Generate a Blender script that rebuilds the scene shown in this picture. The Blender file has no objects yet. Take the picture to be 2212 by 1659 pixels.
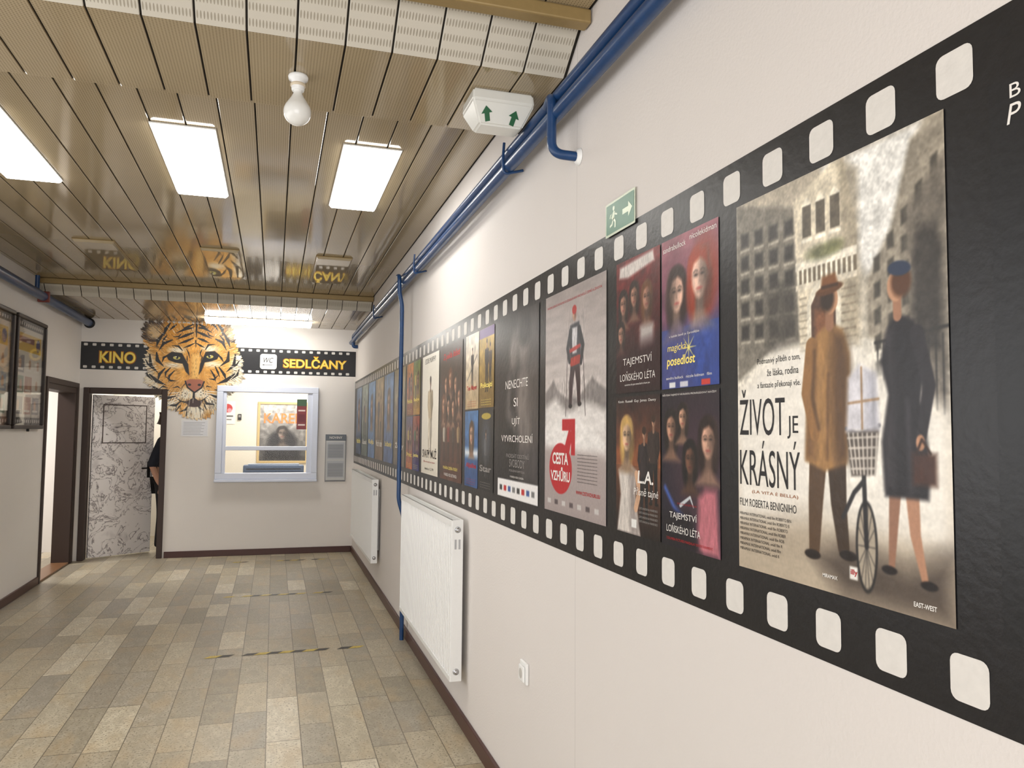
import bpy, bmesh, math, random
import numpy as np
from mathutils import Vector, Matrix
random.seed(7)
SC=bpy.context.scene
COL=SC.collection
# ------------------------------------------------------------------ helpers
def lin(c):
    out=[]
    for v in c[:3]:
        v=v/255.0
        out.append(v/12.92 if v<=.04045 else ((v+.055)/1.055)**2.4)
    return tuple(out)+(1.0,)
def newmat(name):
    m=bpy.data.materials.new(name); m.use_nodes=True
    nt=m.node_tree; b=nt.nodes['Principled BSDF']
    return m,nt,b
def N(nt,t,**kw):
    n=nt.nodes.new(t)
    for k,v in kw.items(): setattr(n,k,v)
    return n
def L(nt,a,b): nt.links.new(a,b)
def mth(nt,op,a,b=None,c=None):
    n=N(nt,'ShaderNodeMath',operation=op)
    for i,v in enumerate((a,b,c)):
        if v is None: continue
        if isinstance(v,(int,float)): n.inputs[i].default_value=v
        else: L(nt,v,n.inputs[i])
    return n.outputs[0]
def mixc(nt,fac,a,b,bt='MIX'):
    n=N(nt,'ShaderNodeMix',data_type='RGBA',blend_type=bt)
    if isinstance(fac,(int,float)): n.inputs[0].default_value=fac
    else: L(nt,fac,n.inputs[0])
    for i,v in ((6,a),(7,b)):
        if isinstance(v,tuple): n.inputs[i].default_value=v
        else: L(nt,v,n.inputs[i])
    return n.outputs[2]
MC={}
def mat(name,col,rough=.5,metal=0,bump=0,bscale=60,var=.04,emit=0,spec=.5):
    if name in MC: return MC[name]
    m,nt,b=newmat(name)
    tc=N(nt,'ShaderNodeTexCoord')
    no=N(nt,'ShaderNodeTexNoise'); no.inputs['Scale'].default_value=bscale; no.inputs['Detail'].default_value=3
    L(nt,tc.outputs['Object'],no.inputs['Vector'])
    c=lin(col); d=tuple(max(0,x*(1-var*3)) for x in c[:3])+(1,)
    L(nt,mixc(nt,no.outputs[0],d,tuple(min(1,x*(1+var)) for x in c[:3])+(1,)),b.inputs['Base Color'])
    b.inputs['Roughness'].default_value=rough; b.inputs['Metallic'].default_value=metal
    b.inputs['Specular IOR Level'].default_value=spec
    if bump:
        bp=N(nt,'ShaderNodeBump'); bp.inputs['Strength'].default_value=bump; bp.inputs['Distance'].default_value=.003
        L(nt,no.outputs[0],bp.inputs['Height']); L(nt,bp.outputs[0],b.inputs['Normal'])
    MC[name]=m; return m
def obj(name,me,parent=None,M=None,loc=None):
    o=bpy.data.objects.new(name,me); COL.objects.link(o)
    if parent is not None: o.parent=parent
    if M is not None: o.matrix_local=M
    if loc is not None: o.location=loc
    return o
def tag(o,label,cat,group=None):
    o['label']=label; o['category']=cat
    if group: o['group']=group
    return o
def struct(o): o['kind']='structure'; return o
def empty(name,loc=(0,0,0),M=None,parent=None):
    o=bpy.data.objects.new(name,None); o.empty_display_size=.05; COL.objects.link(o)
    if parent: o.parent=parent
    if M is not None: o.matrix_local=M
    else: o.location=loc
    return o
def boxes(name,bl,mats,parent=None,M=None,loc=None,bevel=0,seg=2,smooth=False):
    """bl: list of (x0,x1,y0,y1,z0,z1[,mi])"""
    bm=bmesh.new()
    for b in bl:
        mi=b[6] if len(b)>6 else 0
        vs=[bm.verts.new((x,y,z)) for z in (b[4],b[5]) for y in (b[2],b[3]) for x in (b[0],b[1])]
        fs=[(0,2,3,1),(4,5,7,6),(0,1,5,4),(2,6,7,3),(0,4,6,2),(1,3,7,5)]
        nf=[bm.faces.new([vs[i] for i in f]) for f in fs]
        for f in nf: f.material_index=mi
        if bevel:
            es=list({e for f in nf for e in f.edges})
            bv=min(bevel,.45*min(b[1]-b[0],b[3]-b[2],b[5]-b[4]))
            r=bmesh.ops.bevel(bm,geom=es,offset=bv,segments=seg,affect='EDGES',profile=.5)
            for f in r['faces']: f.material_index=mi; f.smooth=smooth
    bmesh.ops.recalc_face_normals(bm,faces=bm.faces)
    me=bpy.data.meshes.new(name); bm.to_mesh(me); bm.free()
    for m in (mats if isinstance(mats,(list,tuple)) else [mats]): me.materials.append(m)
    return obj(name,me,parent,M,loc)
def each(name,bl,mats,parent=None,M=None,loc=None,bevel=0):
    for b in bl: boxes(name,[b],mats,parent,M,loc,bevel)
def polym(name,polys,mats,parent=None,M=None,loc=None):
    vs=[];fs=[];mi=[]
    for p,i in polys:
        k=len(vs); vs+= [tuple(q) for q in p]; fs.append(tuple(range(k,k+len(p)))); mi.append(i)
    me=bpy.data.meshes.new(name); me.from_pydata(vs,[],fs)
    for m in (mats if isinstance(mats,(list,tuple)) else [mats]): me.materials.append(m)
    for f,i in zip(me.polygons,mi): f.material_index=i
    return obj(name,me,parent,M,loc)
def lathe(name,prof,m,seg=32,parent=None,M=None,loc=None):
    vs=[];fs=[]
    n=len(prof)
    for i in range(seg):
        a=2*math.pi*i/seg
        for r,z in prof: vs.append((r*math.cos(a),r*math.sin(a),z))
    for i in range(seg):
        j=(i+1)%seg
        for k in range(n-1):
            fs.append((i*n+k,j*n+k,j*n+k+1,i*n+k+1))
    me=bpy.data.meshes.new(name); me.from_pydata(vs,[],fs); me.materials.append(m)
    bm=bmesh.new(); bm.from_mesh(me); bmesh.ops.remove_doubles(bm,verts=bm.verts,dist=1e-5); bmesh.ops.recalc_face_normals(bm,faces=bm.faces); bm.to_mesh(me); bm.free()
    for p in me.polygons: p.use_smooth=True
    return obj(name,me,parent,M,loc)
def tube_mesh(paths,r,fillet=.05,res=8):
    cu=bpy.data.curves.new('tmpc','CURVE'); cu.dimensions='3D'; cu.bevel_depth=1.0; cu.bevel_resolution=4; cu.use_fill_caps=True
    for p in paths:
        rr=r
        pts=[Vector(q) for q in p]; out=[pts[0]]
        for i in range(1,len(pts)-1):
            a,b,c=pts[i-1],pts[i],pts[i+1]
            d1=(a-b);d2=(c-b); f=min(fillet,d1.length*.48,d2.length*.48)
            A=b+d1.normalized()*f; C=b+d2.normalized()*f
            for k in range(res+1):
                t=k/res; out.append(A*(1-t)**2+b*2*t*(1-t)+C*t*t)
        out.append(pts[-1])
        sp=cu.splines.new('POLY'); sp.points.add(len(out)-1)
        for q,v in zip(sp.points,out): q.co=(v.x,v.y,v.z,1); q.radius=rr
    o=bpy.data.objects.new('tmp',cu); COL.objects.link(o)
    dg=bpy.context.evaluated_depsgraph_get(); me=bpy.data.meshes.new_from_object(o.evaluated_get(dg))
    bpy.data.objects.remove(o); bpy.data.curves.remove(cu)
    for p in me.polygons: p.use_smooth=True
    return me
def tube(name,paths,r,m,parent=None,fillet=.05,loc=None):
    me=tube_mesh(paths,r,fillet); me.materials.clear(); me.materials.append(m); me.name=name
    return obj(name,me,parent,None,loc)
def textpolys(body,bold=0,shear=0):
    cu=bpy.data.curves.new('t','FONT'); cu.body=body; cu.size=1; cu.offset=bold; cu.shear=shear; cu.resolution_u=4; cu.fill_mode='FRONT'
    o=bpy.data.objects.new('t',cu); COL.objects.link(o)
    dg=bpy.context.evaluated_depsgraph_get(); me=bpy.data.meshes.new_from_object(o.evaluated_get(dg))
    bpy.data.objects.remove(o); bpy.data.curves.remove(cu)
    co=[tuple(v.co) for v in me.vertices]; fs=[tuple(p.vertices) for p in me.polygons]; bpy.data.meshes.remove(me)
    return co,fs
class Letters:
    def __init__(s): s.v=[];s.f=[];s.mi=[];s.m=[]
    def add(s,body,x,y,w,h,m,z=.0012,bold=0,shear=0,pad=0):
        co,fs=textpolys(body,bold,shear)
        if not co: return
        if m not in s.m: s.m.append(m)
        xs=[c[0] for c in co]; ys=[c[1] for c in co]
        x0,x1,y0,y1=min(xs),max(xs),min(ys),max(ys)
        k=len(s.v)
        for c in co:
            s.v.append((x-pad+(c[0]-x0)/(x1-x0)*(w+2*pad),y-pad+(c[1]-y0)/max(1e-6,y1-y0)*(h+2*pad),z))
        for f in fs: s.f.append(tuple(i+k for i in f)); s.mi.append(s.m.index(m))
    def make(s,parent,name='lettering'):
        me=bpy.data.meshes.new(name); me.from_pydata(s.v,[],s.f)
        for m in s.m: me.materials.append(m)
        for p,i in zip(me.polygons,s.mi): p.material_index=i
        return obj(name,me,parent)
# wall bases
XR=.99; XL=-2.2; YB=10.2; H1=2.84; H2=2.975
def MR(y,z,off=.002): return Matrix(((0,0,-1,XR-off),(-1,0,0,y),(0,1,0,z),(0,0,0,1)))
def MB(x,z,off=.002,yb=YB): return Matrix(((1,0,0,x),(0,0,-1,yb-off),(0,1,0,z),(0,0,0,1)))
def ML(y,z,off=.002): return Matrix(((0,0,1,XL+off),(1,0,0,y),(0,1,0,z),(0,0,0,1)))
# ------------------------------------------------------------------ painter
def vnoise(x,y,sx,sy,seed):
    rs=np.random.RandomState(seed); g=rs.rand(260,260)
    X=x/sx; Y=y/sy; xi=np.floor(X).astype(int); yi=np.floor(Y).astype(int)
    fx=X-xi; fy=Y-yi; fx=fx*fx*(3-2*fx); fy=fy*fy*(3-2*fy)
    a=g[yi%260,xi%260]; b=g[yi%260,(xi+1)%260]; c=g[(yi+1)%260,xi%260]; d=g[(yi+1)%260,(xi+1)%260]
    return (a*(1-fx)+b*fx)*(1-fy)+(c*(1-fx)+d*fx)*fy
class Cv:
    def __init__(s,w,h,q,bg=(20,20,22),x0=0,y0=0):
        s.w,s.h,s.q,s.x0,s.y0=w,h,q,x0,y0
        nx=int(w*q)+1; ny=int(h*q)+1
        s.x,s.y=np.meshgrid(np.linspace(x0,x0+w,nx),np.linspace(y0,y0+h,ny))
        s.c=np.zeros((ny,nx,3)); s.c[:]=bg; s.seed=1
    def bb(s,x0,y0,x1,y1):
        i0=max(0,int((x0-s.x0)*s.q)-1); i1=min(s.c.shape[1],int((x1-s.x0)*s.q)+3)
        j0=max(0,int((y0-s.y0)*s.q)-1); j1=min(s.c.shape[0],int((y1-s.y0)*s.q)+3)
        return slice(j0,max(j0,j1)),slice(i0,max(i0,i1))
    def bl(s,sl,m,col,a=1):
        m=np.clip(m,0,1)[...,None]*a
        s.c[sl]=s.c[sl]*(1-m)+np.array(col,float)*m
    def sdf(s,pts,sl):
        x=s.x[sl];y=s.y[sl]; d=np.full(x.shape,1e9); ins=np.zeros(x.shape,bool); n=len(pts)
        for i in range(n):
            ax,ay=pts[i]; bx,by=pts[(i+1)%n]
            ex,ey=bx-ax,by-ay; t=np.clip(((x-ax)*ex+(y-ay)*ey)/(ex*ex+ey*ey+1e-9),0,1)
            d=np.minimum(d,(x-ax-t*ex)**2+(y-ay-t*ey)**2)
            c=((ay>y)!=(by>y))&(x<(bx-ax)*(y-ay)/((by-ay) if by!=ay else 1e-9)+ax); ins^=c
        d=np.sqrt(d); return np.where(ins,-d,d)
    def poly(s,pts,col,soft=None,a=1):
        soft=soft or .5/s.q*1.2
        xs=[p[0] for p in pts];ys=[p[1] for p in pts]
        sl=s.bb(min(xs)-soft,min(ys)-soft,max(xs)+soft,max(ys)+soft)
        if s.x[sl].size==0: return
        s.bl(sl,.5-s.sdf(pts,sl)/(2*soft),col,a)
    def rect(s,x0,y0,x1,y1,col,soft=None,a=1): s.poly([(x0,y0),(x1,y0),(x1,y1),(x0,y1)],col,soft,a)
    def ell(s,cx,cy,rx,ry,col,rot=0,soft=None,a=1):
        soft=soft or .6/s.q; R=max(rx,ry)+soft; sl=s.bb(cx-R,cy-R,cx+R,cy+R)
        if s.x[sl].size==0: return
        dx=s.x[sl]-cx;dy=s.y[sl]-cy; c,n=math.cos(rot),math.sin(rot)
        u=(dx*c+dy*n)/rx; v=(-dx*n+dy*c)/ry; r=np.sqrt(u*u+v*v)
        s.bl(sl,.5-(r-1)*min(rx,ry)/(2*soft),col,a)
    def line(s,pts,r,col,soft=None,a=1,r1=None):
        soft=soft or .6/s.q; n=len(pts); r1=r if r1 is None else r1
        xs=[p[0] for p in pts];ys=[p[1] for p in pts]; R=max(r,r1)+soft
        sl=s.bb(min(xs)-R,min(ys)-R,max(xs)+R,max(ys)+R)
        x=s.x[sl];y=s.y[sl]
        if x.size==0: return
        d=np.full(x.shape,1e9)
        for i in range(n-1):
            ax,ay=pts[i];bx,by=pts[i+1];ex,ey=bx-ax,by-ay
            t=np.clip(((x-ax)*ex+(y-ay)*ey)/(ex*ex+ey*ey+1e-9),0,1)
            rr=r+(r1-r)*((i+t)/(n-1))
            d=np.minimum(d,np.sqrt((x-ax-t*ex)**2+(y-ay-t*ey)**2)-rr)
        s.bl(sl,.5-d/(2*soft),col,a)
    def vgrad(s,y0,y1,c0,c1,x0=-1e9,x1=1e9,a=1):
        t=np.clip((s.y-y0)/(y1-y0),0,1)[...,None]; m=((s.y>=y0)&(s.y<=y1)&(s.x>=x0)&(s.x<=x1))[...,None]*a
        s.c=s.c*(1-m)+(np.array(c0,float)*(1-t)+np.array(c1,float)*t)*m
    def noise(s,sx,sy,amp,box=None):
        s.seed+=1; sl=s.bb(*box) if box else (slice(None),slice(None))
        if s.x[sl].size==0: return
        n=vnoise(s.x[sl]-s.x0,s.y[sl]-s.y0,sx,sy,s.seed)*.65+vnoise(s.x[sl]-s.x0,s.y[sl]-s.y0,sx*.4,sy*.4,s.seed+50)*.35
        f=1+amp*(n-.5)*2
        if box:
            x0,y0,x1,y1=box; hx=(x1-x0)/2;hy=(y1-y0)/2
            w=np.clip(3*(1-np.maximum(np.abs(s.x[sl]-(x0+x1)/2)/hx,np.abs(s.y[sl]-(y0+y1)/2)/hy)),0,1); f=1+(f-1)*w
        s.c[sl]=s.c[sl]*f[...,None]
    def blur(s,k=1):
        for _ in range(k):
            p=np.pad(s.c,((1,1),(1,1),(0,0)),'edge')
            s.c=(p[1:-1,1:-1]*4+p[:-2,1:-1]*2+p[2:,1:-1]*2+p[1:-1,:-2]*2+p[1:-1,2:]*2+p[:-2,:-2]+p[2:,2:]+p[:-2,2:]+p[2:,:-2])/16
    def face(s,cx,cy,r,skin=(205,160,130),hair=(60,40,30),tilt=0,long=True,side=1):
        k=lambda c,f:tuple(min(255,v*f) for v in c)
        if long:
            s.ell(cx,cy+r*.6,r*1.05,r*1.7,k(hair,.8),tilt,soft=r*.2)
            s.ell(cx-side*r*.62,cy+r*.5,r*.25,r*1.2,k(hair,1.3),tilt,soft=r*.25,a=.6)
        s.ell(cx,cy-r*.35,r*.98,r*.98,hair,tilt,soft=r*.12)
        s.line([(cx+side*r*.05,cy+r*.8),(cx,cy+r*1.9)],r*.36,k(skin,.5),soft=r*.15)
        s.poly([(cx-r*1.3,cy+r*2.5),(cx-r*.4,cy+r*1.7),(cx+r*.4,cy+r*1.7),(cx+r*1.3,cy+r*2.5)],k(skin,.65),r*.25)
        s.poly([(cx+x*r,cy+y*r) for x,y in ((-.6,-.55),(-.3,-.85),(.3,-.85),(.6,-.55),(.64,.1),(.52,.62),(.25,.98),(0,1.06),(-.25,.98),(-.52,.62),(-.64,.1))],skin,soft=r*.12)
        s.ell(cx+side*r*.52,cy+r*.15,r*.42,r*1.0,k(skin,.35),tilt,soft=r*.4,a=.85)
        s.ell(cx-side*r*.28,cy+r*.32,r*.22,r*.2,k(skin,1.12),tilt,soft=r*.2,a=.7)
        s.poly([(cx-r*.78,cy-r*.1),(cx-r*.62,cy-r*1.05),(cx+r*.62,cy-r*1.05),(cx+r*.78,cy-r*.1),(cx+r*.5,cy-r*.5),(cx+r*.1,cy-r*.74),(cx-r*.45,cy-r*.55)],hair,r*.12)
        for d in (-1,1):
            s.ell(cx+d*r*.27,cy-r*.02,r*.19,r*.1,k(skin,.4),soft=r*.1,a=.75)
            s.ell(cx+d*r*.27,cy,r*.1,r*.035,(22,18,18),soft=r*.05,a=.8)
            s.line([(cx+d*r*.14,cy-r*.18),(cx+d*r*.3,cy-r*.22),(cx+d*r*.46,cy-r*.15)],r*.03,k(skin,.3),soft=r*.06,a=.8)
        s.poly([(cx+side*r*.02,cy-r*.02),(cx+side*r*.13,cy+r*.36),(cx-side*r*.05,cy+r*.38)],k(skin,.6),r*.08,a=.8)
        s.ell(cx,cy+r*.62,r*.2,r*.06,k((160,76,72),skin[0]/215),soft=r*.06); s.ell(cx,cy+r*.76,r*.16,r*.05,k(skin,.6),soft=r*.08,a=.6)
        s.noise(r*.2,r*.8,.12,(cx-r*1.3,cy-r*1.5,cx+r*1.3,cy+r*2.6))
    def fig(s,x,y,h,top,leg,skin=(190,145,118),hair=(50,35,25),w=1):
        k=h/8; dk=lambda c,f:tuple(v*f for v in c)
        for d in (-1,1):
            s.line([(x+d*k*.35*w,y+k*3.8),(x+d*k*.42*w,y+k*5.8),(x+d*k*.45*w,y+k*7.7)],k*.42*w,dk(leg,1 if d<0 else .7),r1=k*.22*w)
            s.ell(x+d*k*.55*w,y+k*7.85,k*.35,k*.15,(20,18,16))
            s.line([(x+d*k*.8*w,y+k*1.8),(x+d*k*1.0*w,y+k*2.9),(x+d*k*.7*w,y+k*3.8)],k*.27*w,dk(top,.9 if d<0 else .65),r1=k*.18)
            s.ell(x+d*k*.68*w,y+k*4.0,k*.15,k*.2,skin)
        s.poly([(x-k*.35*w,y+k*1.4),(x+k*.35*w,y+k*1.4),(x+k*.95*w,y+k*1.75),(x+k*.68*w,y+k*3),(x+k*.78*w,y+k*4.3),(x-k*.78*w,y+k*4.3),(x-k*.68*w,y+k*3),(x-k*.95*w,y+k*1.75)],top)
        s.poly([(x+k*.1,y+k*1.6),(x+k*.85*w,y+k*1.75),(x+k*.75*w,y+k*4.3),(x+k*.2,y+k*4.3)],dk(top,.55),k*.4,a=.8)
        s.line([(x,y+k),(x,y+k*1.5)],k*.18,dk(skin,.75)); s.ell(x,y+k*.58,k*.32,k*.46,skin); s.ell(x+k*.15,y+k*.6,k*.18,k*.4,dk(skin,.6),soft=k*.12); s.ell(x,y+k*.35,k*.38,k*.34,hair)
        s.noise(k*.3,k*.9,.2,(x-k*1.5,y+k*1.2,x+k*1.5,y+k*8))
printmat,nt,b=newmat('printed_laminate')
at=N(nt,'ShaderNodeAttribute',attribute_name='Col'); L(nt,at.outputs['Color'],b.inputs['Base Color'])
b.inputs['Roughness'].default_value=.36
_t=N(nt,'ShaderNodeTexCoord'); _n=N(nt,'ShaderNodeTexNoise'); _n.inputs['Scale'].default_value=45; _n.inputs['Detail'].default_value=3
L(nt,_t.outputs['Object'],_n.inputs['Vector']); _b=N(nt,'ShaderNodeBump'); _b.inputs['Strength'].default_value=.35; _b.inputs['Distance'].default_value=.002
L(nt,_n.outputs[0],_b.inputs['Height']); L(nt,_b.outputs[0],b.inputs['Normal'])
def canvas(cv,name,W,H,parent=None,M=None,mask=None,z=0):
    ny,nx=cv.x.shape
    X=(cv.x-cv.x0)/cv.w*W; Y=(1-(cv.y-cv.y0)/cv.h)*H
    co=np.stack([X,Y,np.full_like(X,z)],-1).reshape(-1,3)
    idx=np.arange(nx*ny).reshape(ny,nx)
    q=np.stack([idx[1:,:-1],idx[1:,1:],idx[:-1,1:],idx[:-1,:-1]],-1)
    if mask is not None: q=q[mask[:-1,:-1]]
    q=q.reshape(-1,4); nf=len(q)
    used,inv=np.unique(q.ravel(),return_inverse=True); co=co[used]; q=inv.reshape(-1,4)
    me=bpy.data.meshes.new(name)
    me.vertices.add(len(co)); me.vertices.foreach_set('co',co.astype(np.float32).ravel())
    me.loops.add(nf*4); me.loops.foreach_set('vertex_index',q.astype(np.int32).ravel())
    me.polygons.add(nf); me.polygons.foreach_set('loop_start',np.arange(0,nf*4,4,dtype=np.int32)); me.polygons.foreach_set('loop_total',np.full(nf,4,dtype=np.int32))
    me.update(calc_edges=True)
    a=me.color_attributes.new('Col','FLOAT_COLOR','POINT')
    c=np.clip(cv.c,0,255)/255; c=np.where(c<=.04045,c/12.92,((c+.055)/1.055)**2.4)
    cc=np.ones((len(co),4),np.float32); cc[:,:3]=c.reshape(-1,3)[used]; a.data.foreach_set('color',cc.ravel())
    me.materials.append(printmat)
    return obj(name,me,parent,M)
# ------------------------------------------------------------------ materials
def wallmat(name,col,seam=False):
    m,nt,b=newmat(name); tc=N(nt,'ShaderNodeTexCoord')
    n1=N(nt,'ShaderNodeTexNoise'); n1.inputs['Scale'].default_value=110; n1.inputs['Detail'].default_value=3
    n2=N(nt,'ShaderNodeTexNoise'); n2.inputs['Scale'].default_value=1.3; n2.inputs['Detail'].default_value=4
    L(nt,tc.outputs['Object'],n1.inputs['Vector']); L(nt,tc.outputs['Object'],n2.inputs['Vector'])
    c=lin(col); c2=tuple(x*.93 for x in c[:3])+(1,)
    out=mixc(nt,n2.outputs[0],c2,c)
    if seam:
        sp=N(nt,'ShaderNodeSeparateXYZ'); L(nt,tc.outputs['Object'],sp.inputs[0])
        w=mth(nt,'MULTIPLY_ADD',n2.outputs[0],.03,-.015)
        d=mth(nt,'ABSOLUTE',mth(nt,'SUBTRACT',mth(nt,'ADD',sp.outputs[1],w),2.49))
        k=mth(nt,'LESS_THAN',d,.0012)
        out=mixc(nt,mth(nt,'MULTIPLY',k,.45),out,(.25,.22,.2,1))
    L(nt,out,b.inputs['Base Color']); b.inputs['Roughness'].default_value=.75; b.inputs['Specular IOR Level'].default_value=.3
    bp=N(nt,'ShaderNodeBump'); bp.inputs['Strength'].default_value=.35; bp.inputs['Distance'].default_value=.002
    L(nt,n1.outputs[0],bp.inputs['Height']); L(nt,bp.outputs[0],b.inputs['Normal']); return m
M_wr=wallmat('plaster_right',(223,217,212),True)
M_w=wallmat('plaster',(236,231,226))
M_cream=wallmat('booth_plaster',(234,228,214))
def ceilmat(name,base,dark,rough,hole,spec=.75):
    m,nt,b=newmat(name); tc=N(nt,'ShaderNodeTexCoord'); sp=N(nt,'ShaderNodeSeparateXYZ'); L(nt,tc.outputs['Object'],sp.inputs[0])
    p=.0105
    fx=mth(nt,'SUBTRACT',mth(nt,'FRACT',mth(nt,'DIVIDE',sp.outputs[0],p)),.5)
    yy=mth(nt,'ADD',sp.outputs[1],sp.outputs[2])
    fy=mth(nt,'SUBTRACT',mth(nt,'FRACT',mth(nt,'DIVIDE',yy,p)),.5)
    r=mth(nt,'SQRT',mth(nt,'ADD',mth(nt,'MULTIPLY',fx,fx),mth(nt,'MULTIPLY',fy,fy)))
    k=mth(nt,'LESS_THAN',r,.26)
    n=N(nt,'ShaderNodeTexNoise'); n.inputs['Scale'].default_value=2.2; L(nt,tc.outputs['Object'],n.inputs['Vector'])
    c=mixc(nt,n.outputs[0],lin(base),tuple(x*.82 for x in lin(base)[:3])+(1,))
    L(nt,mixc(nt,mth(nt,'MULTIPLY',k,hole),c,lin(dark)),b.inputs['Base Color'])
    b.inputs['Roughness'].default_value=rough; b.inputs['Specular IOR Level'].default_value=spec
    n2=N(nt,'ShaderNodeTexNoise'); n2.inputs['Scale'].default_value=2.5; n2.inputs['Detail'].default_value=1; L(nt,tc.outputs['Object'],n2.inputs['Vector'])
    bp=N(nt,'ShaderNodeBump'); bp.inputs['Strength'].default_value=.14; bp.inputs['Distance'].default_value=.008
    L(nt,n2.outputs[0],bp.inputs['Height']); L(nt,bp.outputs[0],b.inputs['Normal']); return m
M_slat=ceilmat('ceiling_slat',(178,161,130),(110,95,72),.09,.7,.6)
M_face=ceilmat('ceiling_slat_lit',(212,206,192),(140,130,112),.4,.7)  # paler slat copy: light falling on the sloped beam faces, painted into colour
M_back=mat('ceiling_void',(34,29,22),.9)
M_gold=mat('gold_trim',(158,134,88),.4,.2,var=.05)
M_brown=mat('baseboard_brown',(72,38,30),.4)
M_frame=mat('door_frame_brown',(60,44,37),.5)
M_white=mat('white_enamel',(238,238,236),.28,var=.01)
M_pvc=mat('white_pvc',(222,228,244),.3,var=.01)
M_blue=mat('blue_pipe_paint',(30,66,112),.3,bump=.1,bscale=30,var=.1)
M_chrome=mat('brushed_metal',(190,190,192),.25,.9)
M_black=mat('black_plastic',(22,22,24),.4)
M_dark=mat('dark_aluminium',(48,40,36),.4,.4)
M_glass=bpy.data.materials.new('clear_glass'); M_glass.use_nodes=True
nt=M_glass.node_tree; nt.nodes.clear(); o_=N(nt,'ShaderNodeOutputMaterial'); mx=N(nt,'ShaderNodeMixShader'); tr=N(nt,'ShaderNodeBsdfTransparent'); gl=N(nt,'ShaderNodeBsdfGlossy'); gl.inputs['Roughness'].default_value=.03
lw=N(nt,'ShaderNodeLayerWeight'); lw.inputs['Blend'].default_value=.2; L(nt,mth(nt,'MULTIPLY',lw.outputs['Fresnel'],.4),mx.inputs[0]); L(nt,tr.outputs[0],mx.inputs[1]); L(nt,gl.outputs[0],mx.inputs[2]); L(nt,mx.outputs[0],o_.inputs[0])
M_film,nt,b=newmat('film_black'); tc=N(nt,'ShaderNodeTexCoord'); n=N(nt,'ShaderNodeTexNoise'); n.inputs['Scale'].default_value=50; n.inputs['Detail'].default_value=4
L(nt,tc.outputs['Object'],n.inputs['Vector']); L(nt,mixc(nt,n.outputs[0],lin((16,15,17)),lin((28,27,29))),b.inputs['Base Color']); b.inputs['Roughness'].default_value=.34
bp=N(nt,'ShaderNodeBump'); bp.inputs['Strength'].default_value=.4; bp.inputs['Distance'].default_value=.002; L(nt,n.outputs[0],bp.inputs['Height']); L(nt,bp.outputs[0],b.inputs['Normal'])
M_hole=mat('film_hole_white',(222,218,212),.5,bump=.25,bscale=50)
# floor
M_floor,nt,b=newmat('stone_strip_floor'); tc=N(nt,'ShaderNodeTexCoord'); sp=N(nt,'ShaderNodeSeparateXYZ'); L(nt,tc.outputs['Object'],sp.inputs[0])
cw=.168
u=mth(nt,'DIVIDE',sp.outputs[0],cw); ci=mth(nt,'FLOOR',u); fu=mth(nt,'FRACT',u)
wn=N(nt,'ShaderNodeTexWhiteNoise',noise_dimensions='1D'); L(nt,ci,wn.inputs['W'])
ln=mth(nt,'MULTIPLY_ADD',wn.outputs['Value'],.34,.46)
v=mth(nt,'ADD',mth(nt,'DIVIDE',sp.outputs[1],ln),mth(nt,'MULTIPLY',wn.outputs['Value'],37.3)); ri=mth(nt,'FLOOR',v); fv=mth(nt,'FRACT',v)
cb=N(nt,'ShaderNodeCombineXYZ'); L(nt,ci,cb.inputs[0]); L(nt,ri,cb.inputs[1])
w2=N(nt,'ShaderNodeTexWhiteNoise',noise_dimensions='3D'); L(nt,cb.outputs[0],w2.inputs['Vector'])
rp=N(nt,'ShaderNodeValToRGB'); L(nt,w2.outputs['Value'],rp.inputs[0])
els=rp.color_ramp.elements; els[0].position=0; els[0].color=lin((158,149,130)); els[1].position=1; els[1].color=lin((222,213,192))
for p,c in ((.15,(180,171,150)),(.3,(166,158,142)),(.45,(196,184,158)),(.6,(172,165,150)),(.75,(188,178,156)),(.88,(206,196,172))):
    e=els.new(p); e.color=lin(c)
va=N(nt,'ShaderNodeVectorMath',operation='MULTIPLY_ADD'); L(nt,tc.outputs['Object'],va.inputs[0]); va.inputs[1].default_value=(20,9,1)
vs_=N(nt,'ShaderNodeVectorMath',operation='SCALE'); L(nt,w2.outputs['Color'],vs_.inputs[0]); vs_.inputs['Scale'].default_value=60; L(nt,vs_.outputs[0],va.inputs[2])
nv=N(nt,'ShaderNodeTexNoise'); nv.inputs['Scale'].default_value=1.1; nv.inputs['Detail'].default_value=10; nv.inputs['Roughness'].default_value=.78; nv.inputs['Distortion'].default_value=.4; L(nt,va.outputs[0],nv.inputs['Vector'])
r2=N(nt,'ShaderNodeValToRGB'); L(nt,nv.outputs[0],r2.inputs[0]); e=r2.color_ramp.elements; e[0].position=.3; e[0].color=(.5,.47,.42,1); e[1].position=.64; e[1].color=(1.0,1.0,1.0,1)
c1=mixc(nt,.85,rp.outputs[0],r2.outputs[0],'MULTIPLY')
nv2=N(nt,'ShaderNodeTexNoise'); nv2.inputs['Scale'].default_value=85; nv2.inputs['Detail'].default_value=2; L(nt,tc.outputs['Object'],nv2.inputs['Vector'])
pit=mth(nt,'MULTIPLY',mth(nt,'GREATER_THAN',nv2.outputs[0],.6),mth(nt,'GREATER_THAN',nv.outputs[0],.45))
c2=mixc(nt,mth(nt,'MULTIPLY',pit,.6),c1,lin((90,80,62)))
nw=N(nt,'ShaderNodeTexNoise'); nw.inputs['Scale'].default_value=.4; nw.inputs['Detail'].default_value=5; L(nt,va.outputs[0],nw.inputs['Vector'])
rw=N(nt,'ShaderNodeMapRange'); rw.inputs['From Min'].default_value=.5; rw.inputs['From Max'].default_value=.7; rw.inputs['To Max'].default_value=.3; L(nt,nw.outputs[0],rw.inputs['Value'])
c3=mixc(nt,rw.outputs[0],c2,lin((184,154,106)))
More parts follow.
